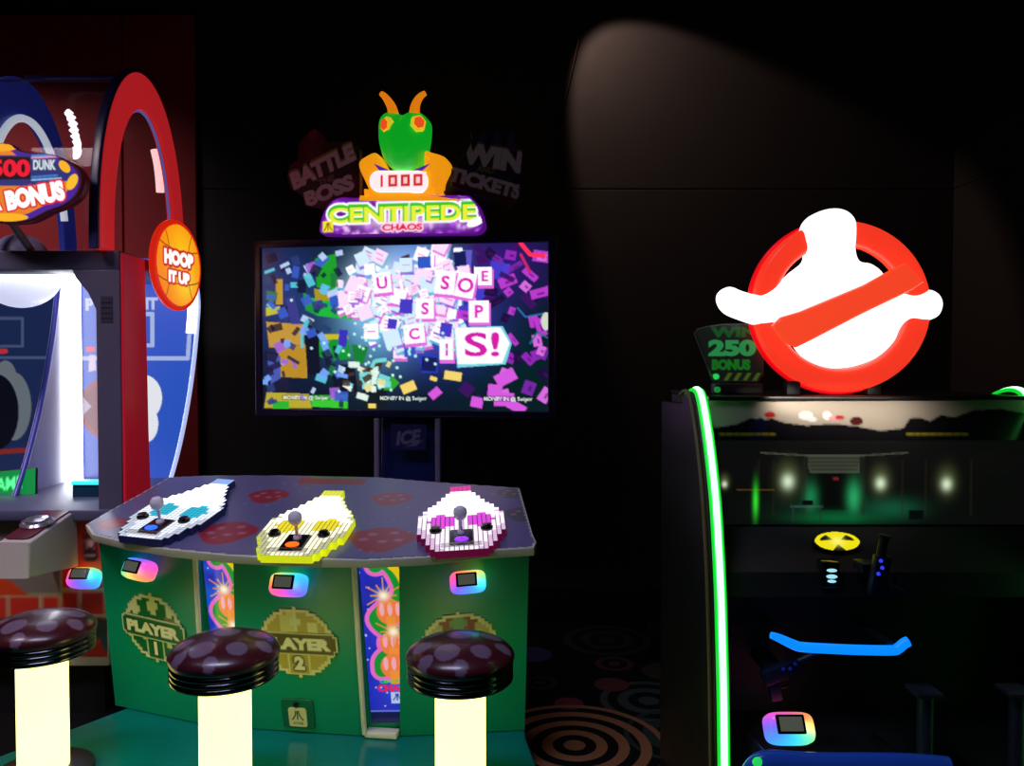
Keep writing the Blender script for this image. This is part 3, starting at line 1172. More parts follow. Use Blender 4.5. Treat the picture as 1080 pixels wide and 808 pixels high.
YS = YT - .03
MS = front((0, YS, 0))
tout = [(336, 243), (338, 230), (343, 219), (350, 211), (360, 207.5), (377, 208), (430, 206), (470, 205.5), (492, 205.5), (499, 210), (506, 219), (510, 231), (511, 240), (503, 246.5), (480, 247), (420, 248), (350, 248.5), (340, 247)]
tw = pts(catmull(tout, 4), YS)
ttl = obj('title_sign', solid([tw], .06, .012, MS, z0=-.062), mat('title_side', c(90, 20, 130), 0.35, emit=c(110, 20, 160), es=0.5), cab)
zt = CF.y(424, 226, YS)
xa, xb = [CF.y(p, 226, YS).x for p in (334, 513)]
za, zb = [CF.y(424, p, YS).z for p in (249, 204)]
cvs = Canvas(xa, za, xb, zb, 190, c(104, 22, 150))
rn = random.Random(5)
for q in range(240):
    cvs.glow(rn.uniform(xa, xb), rn.uniform(za, zb), rn.uniform(.006, .016), rn.uniform(.006, .014), rn.choice([c(170, 60, 230), c(215, 110, 250), c(70, 14, 120), c(140, 40, 210), c(240, 170, 255), c(250, 200, 255)]), .85)
tx_, tz_ = CF.y(423, 225, YS).x, CF.y(423, 225, YS).z
cvs.text('CENTIPEDE', tx_, tz_ + .004, .086, c(250, 255, 240, 1.2), w=.70, shear=.0, bold=.07, edge=c(250, 245, 255, 1.1), ew=.009)
cvs.glow(tx_, tz_ - .04, .16, .025, c(255, 225, 245), .75)
cvs.text('CENTIPEDE', tx_, tz_ + .005, .083, c(60, 200, 40), w=.70, bold=.06)
cvs.text('CENTIPEDE', tx_ + .003, tz_ - .003, .070, c(236, 240, 60), w=.69, bold=.02)
cvs.text('CHAOS', tx_ + .005, tz_ - .062, .03, c(235, 30, 80), w=.19, bold=.05, edge=c(255, 215, 235), ew=.006)
lp = CF.y(346.5, 239, YS)
cvs.rect(lp.x, lp.z, .05, .05, c(245, 225, 40))
prongs(cvs, lp.x, lp.z, .034, c(110, 70, 20))
lp = CF.y(501, 234, YS)
cvs.ell(lp.x, lp.z, .04, .018, c(255, 255, 255, 1.2), 1, .35)
cvs.mesh('title_artwork', onM(MS @ Matrix.Translation((0, 0, .001))), SIGN, ttl, mask=[(x + (zt.x - x) * .02, z + (zt.z - z) * .05) for x, z in tw])

ORANGE = mat('lit_orange', c(240, 150, 20), 0.4, emit=c(255, 160, 20), es=0.8)
sh = [(379, 206), (390, 205), (386, 193), (380, 180), (379, 171), (386, 165), (396, 161), (402, 168), (408, 178), (418, 181), (440, 181), (447, 176), (448, 160), (456, 161), (468, 165), (473, 172), (470, 181), (466, 190), (465, 201), (468, 205), (460, 206.5), (440, 203), (425, 208), (404, 208)]
shp = pts(catmull(sh, 3), YS)
cup = obj('display_bracket', solid([shp], .13, .028, MS, z0=-.11, res=4), ORANGE, cab, sharp=50)
vb = pts([(396, 174), (424, 186), (455, 174), (444, 184), (424, 191), (404, 184)], YS)
obj('bracket_collar', solid([vb], .01, .003, MS, z0=.02), mat('collar_violet', c(90, 40, 160), 0.4, emit=c(90, 40, 160), es=0.7), cup)
dspx = [(a, b) for a, b in rrect(392, 181.5, 453, 204, 10)]
dsp = obj('score_display', solid([pts(dspx, YS)], .05, .01, MS, z0=-.01), mat('display_white', c(240, 230, 235), 0.3, emit=c(255, 236, 240), es=1.0), cab)
dx, dz = CF.y(424, 192.5, YS).x, CF.y(424, 192.5, YS).z
cvs = Canvas(dx - .125, dz - .036, dx + .125, dz + .036, 84, c(255, 236, 240))
for i, ch in enumerate('1000'):
    cx_ = dx + (-.083, -.031, .027, .085)[i]
    if ch == '1':
        cvs.rect(cx_, dz, .011, .05, c(214, 40, 40))
    else:
        cvs.rect(cx_, dz, .042, .05, c(214, 40, 40))
        cvs.rect(cx_, dz, .018, .026, c(255, 205, 205))
cvs.mesh('display_digits', onM(MS @ Matrix.Translation((0, 0, .0412))), SIGN, dsp)

# plain green lamp with two curved orange horns above the display
YH = YS - .02
hd = [(399, 127), (404, 119), (413, 116.5), (420, 119), (425, 120.5), (430, 118), (438, 116), (446, 120), (451, 127), (451, 140), (449, 154), (445, 168), (438, 176), (426, 180), (414, 178), (405, 169), (400, 154), (398.5, 140)]
hp = pts(catmull(hd, 4), YH)
GRN = mat('lit_green', c(10, 170, 40), 0.4, emit=c(12, 176, 36), es=0.75)
MH = front((0, YH, 0))
hb = new()
cxh, czh = CF.y(425, 146, YH).x, CF.y(425, 146, YH).z
nr = 9
rings = []
for i in range(nr + 1):
    a = PI / 2 * i / nr
    rings.append([hb.verts.new((cxh + (x - cxh) * max(math.cos(a), .02), YH + .03 - .13 * math.sin(a) * (1 - .25 * ((z - czh) * max(math.cos(a), .02) / .15)), czh + (z - czh) * max(math.cos(a), .02))) for x, z in hp])
back = [hb.verts.new((x, YH + .08, z)) for x, z in hp]
nn = len(hp)
for A, B in zip([back] + rings, rings):
    for k_ in range(nn):
        hb.faces.new((A[k_], A[(k_ + 1) % nn], B[(k_ + 1) % nn], B[k_]))
hb.faces.new(rings[-1])
hb.faces.new(back[::-1])
lamp = obj('topper_lamp', hb, GRN, cab, sharp=60)
for pp in ([(415, 121), (413, 113), (409, 106), (405, 101), (401.5, 98.5)], [(437, 120), (438, 112), (441, 105), (445, 100.5), (449, 98)]):
    q = [CF.y(a, b, YH) for a, b in pp]
    t = new()
    tube(t, catmull([tuple(v) for v in q], 4, False), [.025 - .014 * i / 16 for i in range(17)], 14)
    obj('horn', t, mat('lit_horn', c(230, 130, 20), 0.45, emit=c(236, 128, 16), es=0.8), lamp, sharp=60)
for a, b, rx, rot in ((407.5, 132, 5.5, -.5), (441.5, 130, 6.5, .4)):
    q = CF.y(a, b, YH - .07)
    M_ = front((q.x, YH - .072, q.z)) @ Matrix.Rotation(rot * 1.2, 4, 'Y')
    t = solid([ell(0, 0, .036, .036 * 1.05, 6, rot=.3)], .05, .008, M_, z0=-.04)
    ln = obj('lamp_lens', t, mat('lens_rim', c(230, 210, 40), 0.4, emit=c(220, 200, 40), es=0.8), lamp)
    t = solid([ell(0, 0, .025, .027, 6, rot=.3)], .006, .002, M_, z0=.0105)
    obj('lens_face', t, mat('lens_red', c(230, 70, 20), 0.3, emit=c(240, 80, 30), es=0.9), ln)


# unlit wing signs either side
def wing(px_out, yaw, pxc, draw, base):
    p0 = CF.y(*pxc, YT + .02)
    M_ = basis(p0, (math.cos(yaw), math.sin(yaw), 0), (0, 0, 1))
    Mi = M_.inverted()
    n_ = M_.col[2].xyz

    def pl(a, b):
        q_ = Mi @ CF.hit(a, b, p0, n_)
        return (q_.x, q_.y)
    P = [pl(*p) for p in px_out]
    root = obj('wing_sign', solid([P], .03, .005, M_, z0=-.032), base, cab)
    xs = [p[0] for p in P]
    zs = [p[1] for p in P]
    cvs_ = Canvas(min(xs), min(zs), max(xs), max(zs), 110, (0, 0, 0))
    draw(cvs_, pl)
    cen = Vector((sum(xs) / len(xs), sum(zs) / len(zs)))
    cvs_.mesh('wing_print', onM(M_ @ Matrix.Translation((0, 0, .001))), PRINT, root, mask=[tuple(Vector(p) + (cen - Vector(p)) * .015) for p in P])


def battle(cv_, pl):
    cv_.a[:] = c(48, 22, 34)
    x, y = pl(330, 148)
    cv_.ell(x, y, .06, .09, c(74, 26, 44))
    cv_.ell(x, y + .03, .025, .04, c(120, 40, 60))
    for rect_, cc in (((306, 172, 378, 196), c(42, 24, 34)), ((318, 198, 380, 220), c(86, 24, 32))):
        cv_.poly([pl(rect_[0], rect_[1] + 8), pl(rect_[2], rect_[1] - 12), pl(rect_[2], rect_[3] - 12), pl(rect_[0], rect_[3] + 8)], cc)
    ink = c(222, 196, 218)
    x, y = pl(340, 176)
    cv_.text('BATTLE', x, y + .012, .085, c(140, 130, 40), w=.36, rot=R(19), bold=.06)
    cv_.text('BATTLE', x, y, .085, ink, w=.36, rot=R(19), bold=.06)
    x, y = pl(344, 190)
    cv_.text('THE', x, y, .03, c(120, 100, 110), w=.09, rot=R(14), bold=.06)
    x, y = pl(347, 201)
    cv_.text('BOSS', x, y, .075, ink, w=.27, rot=R(15), bold=.06)


def win(cv_, pl):
    cv_.a[:] = c(40, 36, 56)
    for a in (506, 522, 538):
        x, y = pl(a, 146)
        cv_.poly([(x - .035, y - .06), (x + .03, y - .06), (x + .02, y + .05)], c(66, 58, 112))
    cv_.poly([pl(470, 174), pl(552, 196), pl(552, 220), pl(470, 196)], c(78, 36, 40))
    ink = c(205, 200, 222)
    x, y = pl(519, 166)
    cv_.text('WIN', x, y + .01, .1, c(110, 106, 40), w=.28, rot=R(-9), bold=.07)
    cv_.text('WIN', x, y, .1, ink, w=.28, rot=R(-9), bold=.07)
    x, y = pl(512, 179)
    cv_.text('AND', x, y, .028, c(130, 120, 100), w=.08, rot=R(-8), bold=.06)
    x, y = pl(512, 193)
    cv_.text('TICKETS', x, y, .066, ink, w=.34, rot=R(-14), bold=.06)


wing([(302, 186), (305, 174), (314, 168), (314, 152), (324, 140), (331, 135), (340, 140), (347, 150), (372, 148), (379, 158), (379, 205), (372, 214), (345, 222), (322, 217), (318, 206), (306, 199)], R(-12), (342, 190), battle, mat('wing_maroon', c(48, 22, 34), 0.5))
wing([(484, 170), (492, 160), (498, 146), (496, 138), (508, 141), (517, 132), (527, 140), (542, 135), (544, 150), (552, 158), (550, 178), (548, 208), (540, 218), (500, 206), (476, 196), (476, 178)], R(14), (512, 178), win, mat('wing_purple', c(38, 34, 58), 0.5))
# bracket that carries the sign group
bk_ = new()
xa_, xb_ = CF.y(360, 240, YT).x, CF.y(490, 240, YT).x
box(bk_, (xa_, YT + .03, z1 - .1), (xb_, YT + .06, zb + .02), bevel=.004)
box(bk_, (xa_ - .1, YT + .062, z1 + .03), (xb_ + .1, YT + .08, zb + .12), bevel=.004)
obj('sign_bracket', bk_, BLACK, cab)

# ================================================================== mushroom stools
SEAT = painted('maroon_vinyl', rough=0.3, coat=0.2)
TUBE_M = mat('lit_tube', c(230, 225, 150), 0.4, emit=(1.0, .96, .27), es=2.7)


def make_stool():
    root = thing('mushroom_stool', '', 'stool')
    H = .42
    rs = .15
    prof = []
    for i in range(41):
        a = PI / 2 * i / 40
        prof.append((rs * math.sin(a) ** .92, H + .018 + .053 * math.cos(a) ** 1.1 if i < 40 else H + .018))
    prof += [(rs * .985, H + .008), (rs * .95, H), (0, H)]
    prof[0] = (0, H + .0712)
    bm_ = new()
    lathe(bm_, prof, 160)
    dots = [(0, .02, .036), (.085, .03, .03), (-.08, .055, .032), (-.03, -.085, .034), (.06, -.075, .028), (-.1, -.04, .026), (.03, .105, .03), (.118, -.03, .022), (-.085, -.105, .02), (.01, -.135, .018), (.1, .1, .02), (-.125, .03, .02)]

    def cc(p):
        for x, y, r in dots:
            if p.z > H + .015 and (p.x - x) ** 2 + (p.y - y) ** 2 < r * r:
                return c(116, 94, 114)
        return c(72, 22, 30)
    vcol(bm_, cc)
    obj('seat', bm_, SEAT, root, sharp=50)
    ring_m = mat('polished_black_metal', c(96, 94, 96), 0.16, metal=1.0)
    for i in range(3):
        t = new()
        n = 64
        tube(t, [((rs - .012) * math.cos(2 * PI * k_ / n), (rs - .012) * math.sin(2 * PI * k_ / n), H - .0085 - i * .0155) for k_ in range(n)], .0084, 12, closed=True)
        obj('seat_ring', t, ring_m, root, sharp=60)
    t = new()
    lathe(t, [(0, H), (rs - .014, H), (rs - .014, H - .046), (.08, H - .048), (0, H - .048)], 48)
    obj('seat_pan', t, GLOSSB, root)
    t = new()
    lathe(t, [(.069, H - .0485), (.07, H - .052), (.07, .024), (.069, .02)], 48)
    obj('column', t, TUBE_M, root, sharp=60)
    t = new()
    lathe(t, [(0, .0), (.135, .0), (.14, .006), (.138, .014), (.1, .02), (0, .02)], 48)
    obj('base', t, mat('stool_base', c(70, 68, 66), 0.3, metal=0.7), root)
    return root


first = make_stool()
for i, (px, py, lab) in enumerate(((44, 670, 'spotted mushroom stool on a glowing yellow tube, left of the player 1 emblem'),
                                   (237, 694, 'spotted mushroom stool on a glowing yellow tube, overlapping the player 2 emblem'),
                                   (485.5, 697, 'spotted mushroom stool on a glowing yellow tube, hiding most of the red emblem'))):
    if i == 0:
        s = first
    else:
        s = first.copy()
        COL.objects.link(s)
        for ch in list(first.children):
            d = ch.copy()
            COL.objects.link(d)
            d.parent = s
    p = W.z(px, py, PLZ + .42 + .005)
    s.location = (p.x, p.y, PLZ + .002)
    s['label'] = lab
    s['group'] = 'mushroom stools in front of the green cabinet'

# ================================================================== basketball machine on the left
YF = 3.1
XP = W.y(128, 400, YF).x             # right face of the corner post
hm = thing('basketball_arcade_machine', 'basketball arcade machine with a red lit arch and a round orange sign', 'arcade machine', None, (-2.2, YF, 0))
HO = Vector((-2.2, YF, 0))
HM = Frame(HO, 0)


def HY(px, py, Y):
    return HM.y(px, py, Y - YF)


def HX(px, py, X):
    return HM.x(px, py, X - HO.x)


XPl = XP - HO.x
DKB = mat('machine_grey', c(90, 88, 118), 0.4, noise=0.06)
REDT = mat('machine_red', c(190, 30, 44), 0.35, emit=c(150, 18, 36), es=0.5)
# header frame (roof) with a front beam
zh1, zh0 = HY(60, 264, YF).z, HY(60, 285, YF).z
DEPTH = .86
LX = -1.05
t = new()
box(t, (LX, 0, zh0), (XPl - .002, .16, zh1), bevel=.008)
box(t, (LX, .16, zh1 - .05), (XPl - .02, DEPTH, zh1), bevel=.006)
roof = obj('roof_beam', t, DKB, hm)
# corner post with red side
pxl = HY(102, 400, YF).x
zs = HY(120, 537, YF).z
t = new()
dep = HX(152, 400, XP).y
w_out = [(pxl, zs - .05), (XPl - .002, zs - .05), (XPl - .002, zh0 + .002), (pxl - .09, zh0 + .002), (pxl - .075, zh0 - .03), (pxl - .03, zh0 - .085), (pxl, zh0 - .15)]
obj('corner_post', solid([w_out], dep - .004, .004, basis((0, dep, 0), (1, 0, 0), (0, 0, 1)), z0=.004), mat('post_grey', c(92, 88, 116), 0.4), hm)
sp = [(XPl, p) for p in (0,)]
side = [(0.004, zs - .05), (dep + .03, zs - .05), (dep + .012, zs + .3), (dep - .002, zh0 + .03), (dep - .004, zh1 - .01), (.004, zh1 - .01)]
obj('side_trim', solid([side], .012, .003, basis((XPl, 0, 0), (0, 1, 0), (0, 0, 1)), z0=-.001), REDT, hm)
for yy in (.03,):
    cvp = Canvas(pxl + .02, zh0 - .2, XPl - .03, zh0 - .1, 30, c(62, 60, 82))
    for i in range(4):
        cvp.rect((pxl + XPl) / 2, zh0 - .125 - i * .02, .07 - .01 * (i % 2), .006, c(36, 34, 50))
    cvp.mesh('notice', onM(front((0, -.002, 0))), PRINT, hm)

# arched ends and the clear vault between them
XA = -1.57
ya, yb = HX(99, 258, XA - .0).y, HX(192, 250, XA).y
yc, hdp = (ya + yb) / 2, (yb - ya) / 2
pk_ = HX(146, 74, XA)
Ha = pk_.z - zh1


def arch(ry, rz, n=40):
    return [(yc + ry * math.cos(a), zh1 + rz * max(0, math.sin(a)) ** .86) for a in [PI * i / n for i in range(n + 1)]]


XAl = XA - HO.x
MA = basis((XAl, 0, 0), (0, 1, 0), (0, 0, 1))
av = obj('side_arch', solid([arch(hdp - .012, Ha - .012), ] and [arch(hdp - .012, Ha - .012) + arch(hdp - .125, Ha - .165)[::-1]], .035, .012, MA, z0=-.015), mat('lit_red_arch', c(190, 36, 44), 0.35, emit=c(200, 34, 40), es=0.6), hm, sharp=50)
av.name = 'side_arch'
obj('arch_rim', solid([arch(hdp, Ha) + arch(hdp - .02, Ha - .02)[::-1]], .036, .006, MA, z0=-.022), mat('rim_blue', c(40, 40, 96), 0.3), av)
e = new()
tube(e, [(XAl - .0, y, z) for y, z in arch(hdp - .128, Ha - .168)[1:-1]], .006, 8)
obj('arch_edging', e, mat('edging_blue', c(110, 120, 190), 0.3, emit=c(90, 100, 180), es=0.5), av, sharp=60)
# little glowing strip on the arch's inside
for pp in ([(163, 158), (166, 172), (168, 188), (169, 203)],):
    e = new()
    tube(e, catmull([tuple(HX(a, b, XA - .05)) for a, b in pp], 4, False), .018, 10)
    obj('strip_light', e, mat('strip_pink', c(250, 220, 220), 0.4, emit=c(255, 205, 205), es=0.9), av)
XB = -2.06
MB = basis((XB - HO.x, 0, 0), (0, 1, 0), (0, 0, 1))
ob = obj('side_arch', solid([arch(hdp - .012, Ha - .03) + arch(hdp - .12, Ha - .2)[::-1]], .03, .008, MB, z0=-.03), mat('blue_arch', c(40, 58, 150), 0.35, emit=c(24, 36, 110), es=0.35), hm, sharp=50)
e = new()
tube(e, [(XB - HO.x + .006, y, z) for y, z in arch(hdp - .12, Ha - .2)[4:-4]], .016, 8)
obj('arch_edging', e, mat('edging_white', c(220, 230, 235), 0.3, emit=c(190, 205, 215), es=0.7), ob, sharp=60)
vb = new()
pr = arch(hdp - .02, Ha - .024)
rows = []
for xx in (XB - HO.x, XAl - .012):
    rows.append([vb.verts.new((xx, y, z)) for y, z in pr])
for i in range(len(pr) - 1):
    vb.faces.new((rows[0][i], rows[0][i + 1], rows[1][i + 1], rows[1][i]))
obj('vault_canopy', vb, glass_mat('vault_acrylic', (.9, .9, .95), .988, .03), hm, fix=False)
e = new()
tube(e, [(x_, pr[20][0], pr[20][1] + .004) for x_ in (XB - HO.x, XAl)], .009, 8)
tube(e, [(x_, pr[26][0], pr[26][1] + .002) for x_ in (XB - HO.x, XAl)], .005, 8)
obj('vault_rib', e, mat('rim_blue', c(40, 40, 96), 0.3), hm)
e = new()
w_ = catmull([tuple(HY(a, b, YF + .12)) for a, b in ((71, 118), (76, 128), (79, 140), (82, 152), (81, 165))], 6, False)
w_ = [Vector(p) + Vector((.005 * math.sin(i * 2.1), 0, 0)) for i, p in enumerate(w_)]
tube(e, w_, [.013 + .004 * math.sin(i * 1.9) for i in range(len(w_))], 8)
obj('vault_strip_light', e, mat('strip_white', c(255, 255, 255), 0.4, emit=(1, 1, 1), es=1.6), hm)

# backboards inside
YB = YF + .84
p_ = lambda a, b: HY(a, b, YB)
cvs = Canvas(80, 520, 214, 270, 150, c(60, 88, 205))
cvs.glow(195, 440, 50, 90, c(30, 84, 190), .8)
for seg_ in ([(60, 377.5), (198, 377.5)], [(142, 331), (161, 331), (161, 364), (142, 364)], [(198, 377), (203, 300)]):
    cvs.line(seg_, 4.4, c(170, 186, 235))
cvs.text('P', 95, 321, 13, c(190, 200, 245), bold=.06)
cvs.text('IT', 160, 320, 13, c(190, 200, 245), w=13, bold=.06)
cvs.text('U', 187, 320, 13, c(190, 200, 245), bold=.06)
for k_, cc in ((1, c(235, 238, 245)),):
    cvs.ell(152, 419, 19, 24, cc)
    cvs.ell(154, 446, 13, 20, cc)
cvs.ell(119, 430, 35, 34, c(150, 44, 58))
cvs.ell(119, 430, 31, 30, c(120, 40, 66))
cvs.poly([(88, 418), (97, 428), (88, 438)], c(180, 160, 190))
cvs.rect(112, 434, 8, 12, c(40, 230, 150))
cvs.rect(96, 368, 9, 5, c(240, 60, 70))
cvs.poly([(95, 374), (101, 374), (102, 390), (94, 392)], c(210, 190, 220))
edge_r = [(206, 288), (209.5, 318), (208.5, 340), (206, 370), (201, 410), (194, 450), (186, 485), (177, 516)]
er = catmull(edge_r, 4, False)
mask = [(80.5, 272), (204, 272)] + er + [(80.5, 519)]
q = [p_(*a) for a in ((80, 520), (214, 520), (214, 270), (80, 270))]
bb = obj('backboard', solid([[(v.x, v.z) for v in (p_(*a) for a in mask)]], .02, .003, front((0, YB - YF, 0)), z0=-.022), mat('board_edge', c(60, 80, 170), 0.4), hm)
cvs.mesh('backboard_print', quad(*[Vector(v) - Vector((0, .003, 0)) for v in q], 80, 520, 214, 270), painted('backlit_board', emit=0.9, rough=0.3), bb, mask=mask)
e = new()
tube(e, [p_(a, b) + Vector((.004, -.015, 0)) for a, b in er], .011, 8)
obj('edge_light', e, mat('board_led', c(200, 215, 255), 0.4, emit=c(190, 205, 255), es=0.8), bb, sharp=60)
e = new()
tube(e, [p_(a, b) + Vector((0, -.05, 0)) for a, b in ((205, 298), (206.5, 318), (206, 335), (204.5, 352))], .02, 8)
obj('corner_light', e, mat('strip_white', (1, 1, 1), .4), bb)

cvs = Canvas(-60, 545, 62, 285, 120, c(34, 48, 96))
for seg_ in ([(-60, 377), (60, 377)], [(-20, 336), (24, 336), (24, 365), (-20, 365)], [(60, 300), (57, 378)]):
    cvs.line(seg_, 3, c(84, 96, 140))
cvs.ell(14, 428, 19, 36, c(120, 130, 140))
cvs.ell(6, 400, 12, 20, c(120, 130, 140))
cvs.ell(-4, 434, 24, 40, c(14, 16, 30))
cvs.line([(-20, 372), (6, 370)], 5, c(225, 60, 60))
cvs.line([(-30, 478), (28, 474)], 5, c(150, 50, 40))
q = [p_(*a) for a in ((-60, 545), (62, 545), (62, 285), (-60, 285))]
bl_ = obj('backboard', solid([[(v.x, v.z) for v in q]], .02, .003, front((0, YB - YF, 0)), z0=-.022), mat('board_edge', c(60, 80, 170), 0.4), hm)
cvs.mesh('backboard_print', quad(*[Vector(v) - Vector((0, .003, 0)) for v in q], -60, 545, 62, 285), painted('dim_board', emit=0.6, rough=0.3), bl_)
# partition between the bays: a white panel with a curved front edge, lit by a strip at its back
XD = -2.11
f_ = lambda a, b: HX(a, b, XD)
dv = [(76, 287), (66, 290), (62, 305), (58, 340), (53, 375), (46, 415), (37, 455), (26, 495), (12, 538)]
dvp = [(v.y, v.z) for v in (f_(*a) for a in catmull(dv, 3, False))]
yback = YB - YF - .026
dvp = [(min(y, yback - .01), z) for y, z in dvp]
zlo = dvp[-1][1]
dvp += [(yback, zlo), (yback, dvp[0][1])]
pd = obj('bay_partition', solid([dvp], .02, .004, basis((XD - HO.x, 0, 0), (0, 1, 0), (0, 0, 1)), z0=-.02), mat('partition_white', c(225, 222, 240), 0.35), hm)
e = new()
tube(e, [(XD - HO.x + .0, y - .006, z) for y, z in dvp[:-2]], .011, 8)
obj('partition_edging', e, mat('edging_violet', c(70, 80, 190), 0.35), pd, sharp=60)
a, b = f_(66, 292), f_(82, 510)
e = new()
box(e, (XD - HO.x + .001, a.y, b.z), (XD - HO.x + .03, min(b.y, yback - .005), a.z), bevel=.006)
obj('strip_light', e, mat('bay_led', c(255, 255, 255), 0.4, emit=(.93, .97, 1.0), es=7.0), pd)
# lamp bowl at the top of the left bay
bc = HY(26, 287, YF + .45)
e = new()
lathe(e, [(.17 * math.cos(a_), -.17 * .98 * math.sin(a_)) for a_ in [PI / 2 * i / 12 for i in range(13)]][:-1] + [(0, -.167)], 40, Matrix.Translation((bc.x - .02, bc.y, bc.z + .01)))
obj('lamp_bowl', e, mat('bowl_white', c(230, 230, 245), 0.4, emit=c(215, 220, 250), es=0.85), hm)
e = new()
a = HY(-30, 287, YF + .2)
box(e, (a.x, .2, zh1 - .075), (XPl - .25, .5, zh1 - .055), bevel=.004)
obj('ceiling_light', e, mat('bay_led2', c(255, 255, 255), 0.4, emit=(.9, .95, 1.0), es=2.2), hm)
# scoreboards on the floor of the bays
a, b = HY(-40, 530, YF + .32), HY(33, 503, YF + .32)
cvs = Canvas(0, 0, 1, .34, 50, c(8, 120, 56))
cvs.text('GAME', .55, .17, .16, c(90, 255, 150), w=.5)
M_ = basis((a.x, .35, a.z), (1, 0, .09), (0, .2, 1))
t = new()
box(t, (0, 0, -.02), ((b.x - a.x), .12, 0), M_, bevel=.005)
sb = obj('score_panel', t, BLACK, hm)
cvs.mesh('score_display', lambda x, y: M_ @ Vector((x * (b.x - a.x), y / .34 * .11 + .005, .002)), painted('green_display', emit=1.3, rough=.3), sb)
a, b = HY(79, 530, YF + .3), HY(107, 510, YF + .3)
t = new()
box(t, (a.x, .28, a.z - .05), (b.x + .01, .34, b.z), bevel=.005)
tb = obj('ticket_panel', t, mat('panel_teal', c(20, 60, 80), .3), hm)
t = new()
box(t, (a.x, .27, b.z - .002), (b.x + .01, .33, b.z + .014), bevel=.004)
obj('bar_light', t, mat('cyan_led', c(40, 220, 235), .4, emit=c(60, 225, 240), es=1.1), tb)

# shelf and lower body
zsh = HY(60, 549, YF).z
t = new()
xr_ = HY(128, 545, YF).x
box(t, (LX, -.02, zsh), (xr_, DEPTH, zs), bevel=.01)
obj('shelf', t, mat('shelf_grey', c(84, 86, 118), 0.4, noise=.06), hm)
xl_ = HY(112, 640, YF).x
t = new()
zlb = HY(90, 703, YF + .03).z
box(t, (LX, .03, zlb), (xl_ - .006, DEPTH, zsh - .001), bevel=.008)
low = obj('lower_body', t, mat('lower_white', c(190, 180, 165), 0.45), hm)
t = new()
box(t, (LX, .08, 0), (xl_ - .05, DEPTH - .05, zlb))
obj('toe_kick', t, BLACK, hm)
cx0, cx1, cz0, cz1 = LX, xl_ - .012, zlb + .04, zsh - .01
cvs = Canvas(cx0, cz0, cx1, cz1, 180, c(196, 52, 38))
P2 = lambda a_, b_: (lambda v: (v.x, v.z))(HY(a_, b_, YF + .028))
LN = c(178, 168, 130)
for sg in ([(-40, 628), (63, 628)], [(63, 545), (63, 650)], [(63, 622), (110, 622)], [(83, 622), (83, 648)], [(42, 628), (42, 645)], [(88, 649), (112, 649)], [(110, 550), (110, 650)], [(8, 628), (8, 650)]):
    cvs.line([P2(*a_) for a_ in sg], .011, LN)
cvs.poly([P2(*a_) for a_ in ((-60, 545), (62, 545), (62, 626), (-60, 626))], c(120, 112, 108))
cvs.poly([P2(*a_) for a_ in ((-60, 600), (10, 612), (30, 628), (-60, 628))], c(200, 66, 28))
sx_, sz_ = P2(94, 575)
star = [(sx_ + r_ * math.sin(2 * PI * i / 10), sz_ + .004 + r_ * math.cos(2 * PI * i / 10)) for i, r_ in enumerate([.024, .01] * 5)]
cvs.rect(sx_, sz_ - .01, .066, .1, c(96, 20, 34))
cvs.poly(star, c(200, 150, 150))
cvs.ell(sx_, sz_ - .042, .032, .026, c(40, 22, 38))
cvs.text('STAR', sx_, sz_ - .042, .012, c(150, 110, 120), w=.04) if False else cvs.rect(sx_, sz_ - .042, .04, .012, c(150, 110, 120))
cvs.ell(*P2(118, 672), .05, .06, c(30, 90, 90))
gz = P2(60, 690)[1]
cvs.poly([P2(*a_) for a_ in ((-60, 652), (114, 652), (114, 668), (60, 690), (-60, 690))], c(60, 70, 60))
cvs.mesh('front_graphic', onM(front((0, .028, 0))), painted('gloss_front_print', rough=.35), low)
# button pedestal
t = new()
a, b = HY(2, 569, YF - .295), HY(31, 569, YF - .295)
zb_ = HY(20, 616, YF - .295).z
xw0, xw1 = a.x - .02, b.x
pr_ = [(-.30, zb_ + .02), (-.295, a.z - .01), (.02, a.z + .05), (.028, zb_ - .02)]
ped = obj('button_pedestal', solid([pr_], xw1 - xw0, .012, basis((xw0, 0, 0), (0, 1, 0), (0, 0, 1)), z0=0), mat('pedestal_white', c(200, 192, 190), 0.4), hm)
Mp = basis((0, -.295, a.z - .0085), (1, 0, 0), (0, .315, .06))
t = solid([rrect(xw0 + .012, .02, xw1 - .012, .3, .02)], .005, .0015, Mp, z0=0.0005)
obj('pedestal_plate', t, mat('plate_maroon', c(96, 30, 44), .3), ped)
t = new()
lathe(t, [(0, .005), (.056, .005), (.058, .012), (.05, .02), (.046, .02), (.044, .014), (.04, .014), (.038, .026), (.02, .032), (0, .033)], 32, Mp @ Matrix.Translation(((xw0 + xw1) / 2, .15, 0)))
obj('push_button', t, mat('chrome_button', c(200, 196, 205), .18, metal=.8), ped)
cr = HY(93, 609, YF + .02)
card_reader(hm, front((cr.x, .028, cr.z)) @ Matrix.Translation((0, 0, .03)), .92, .86)

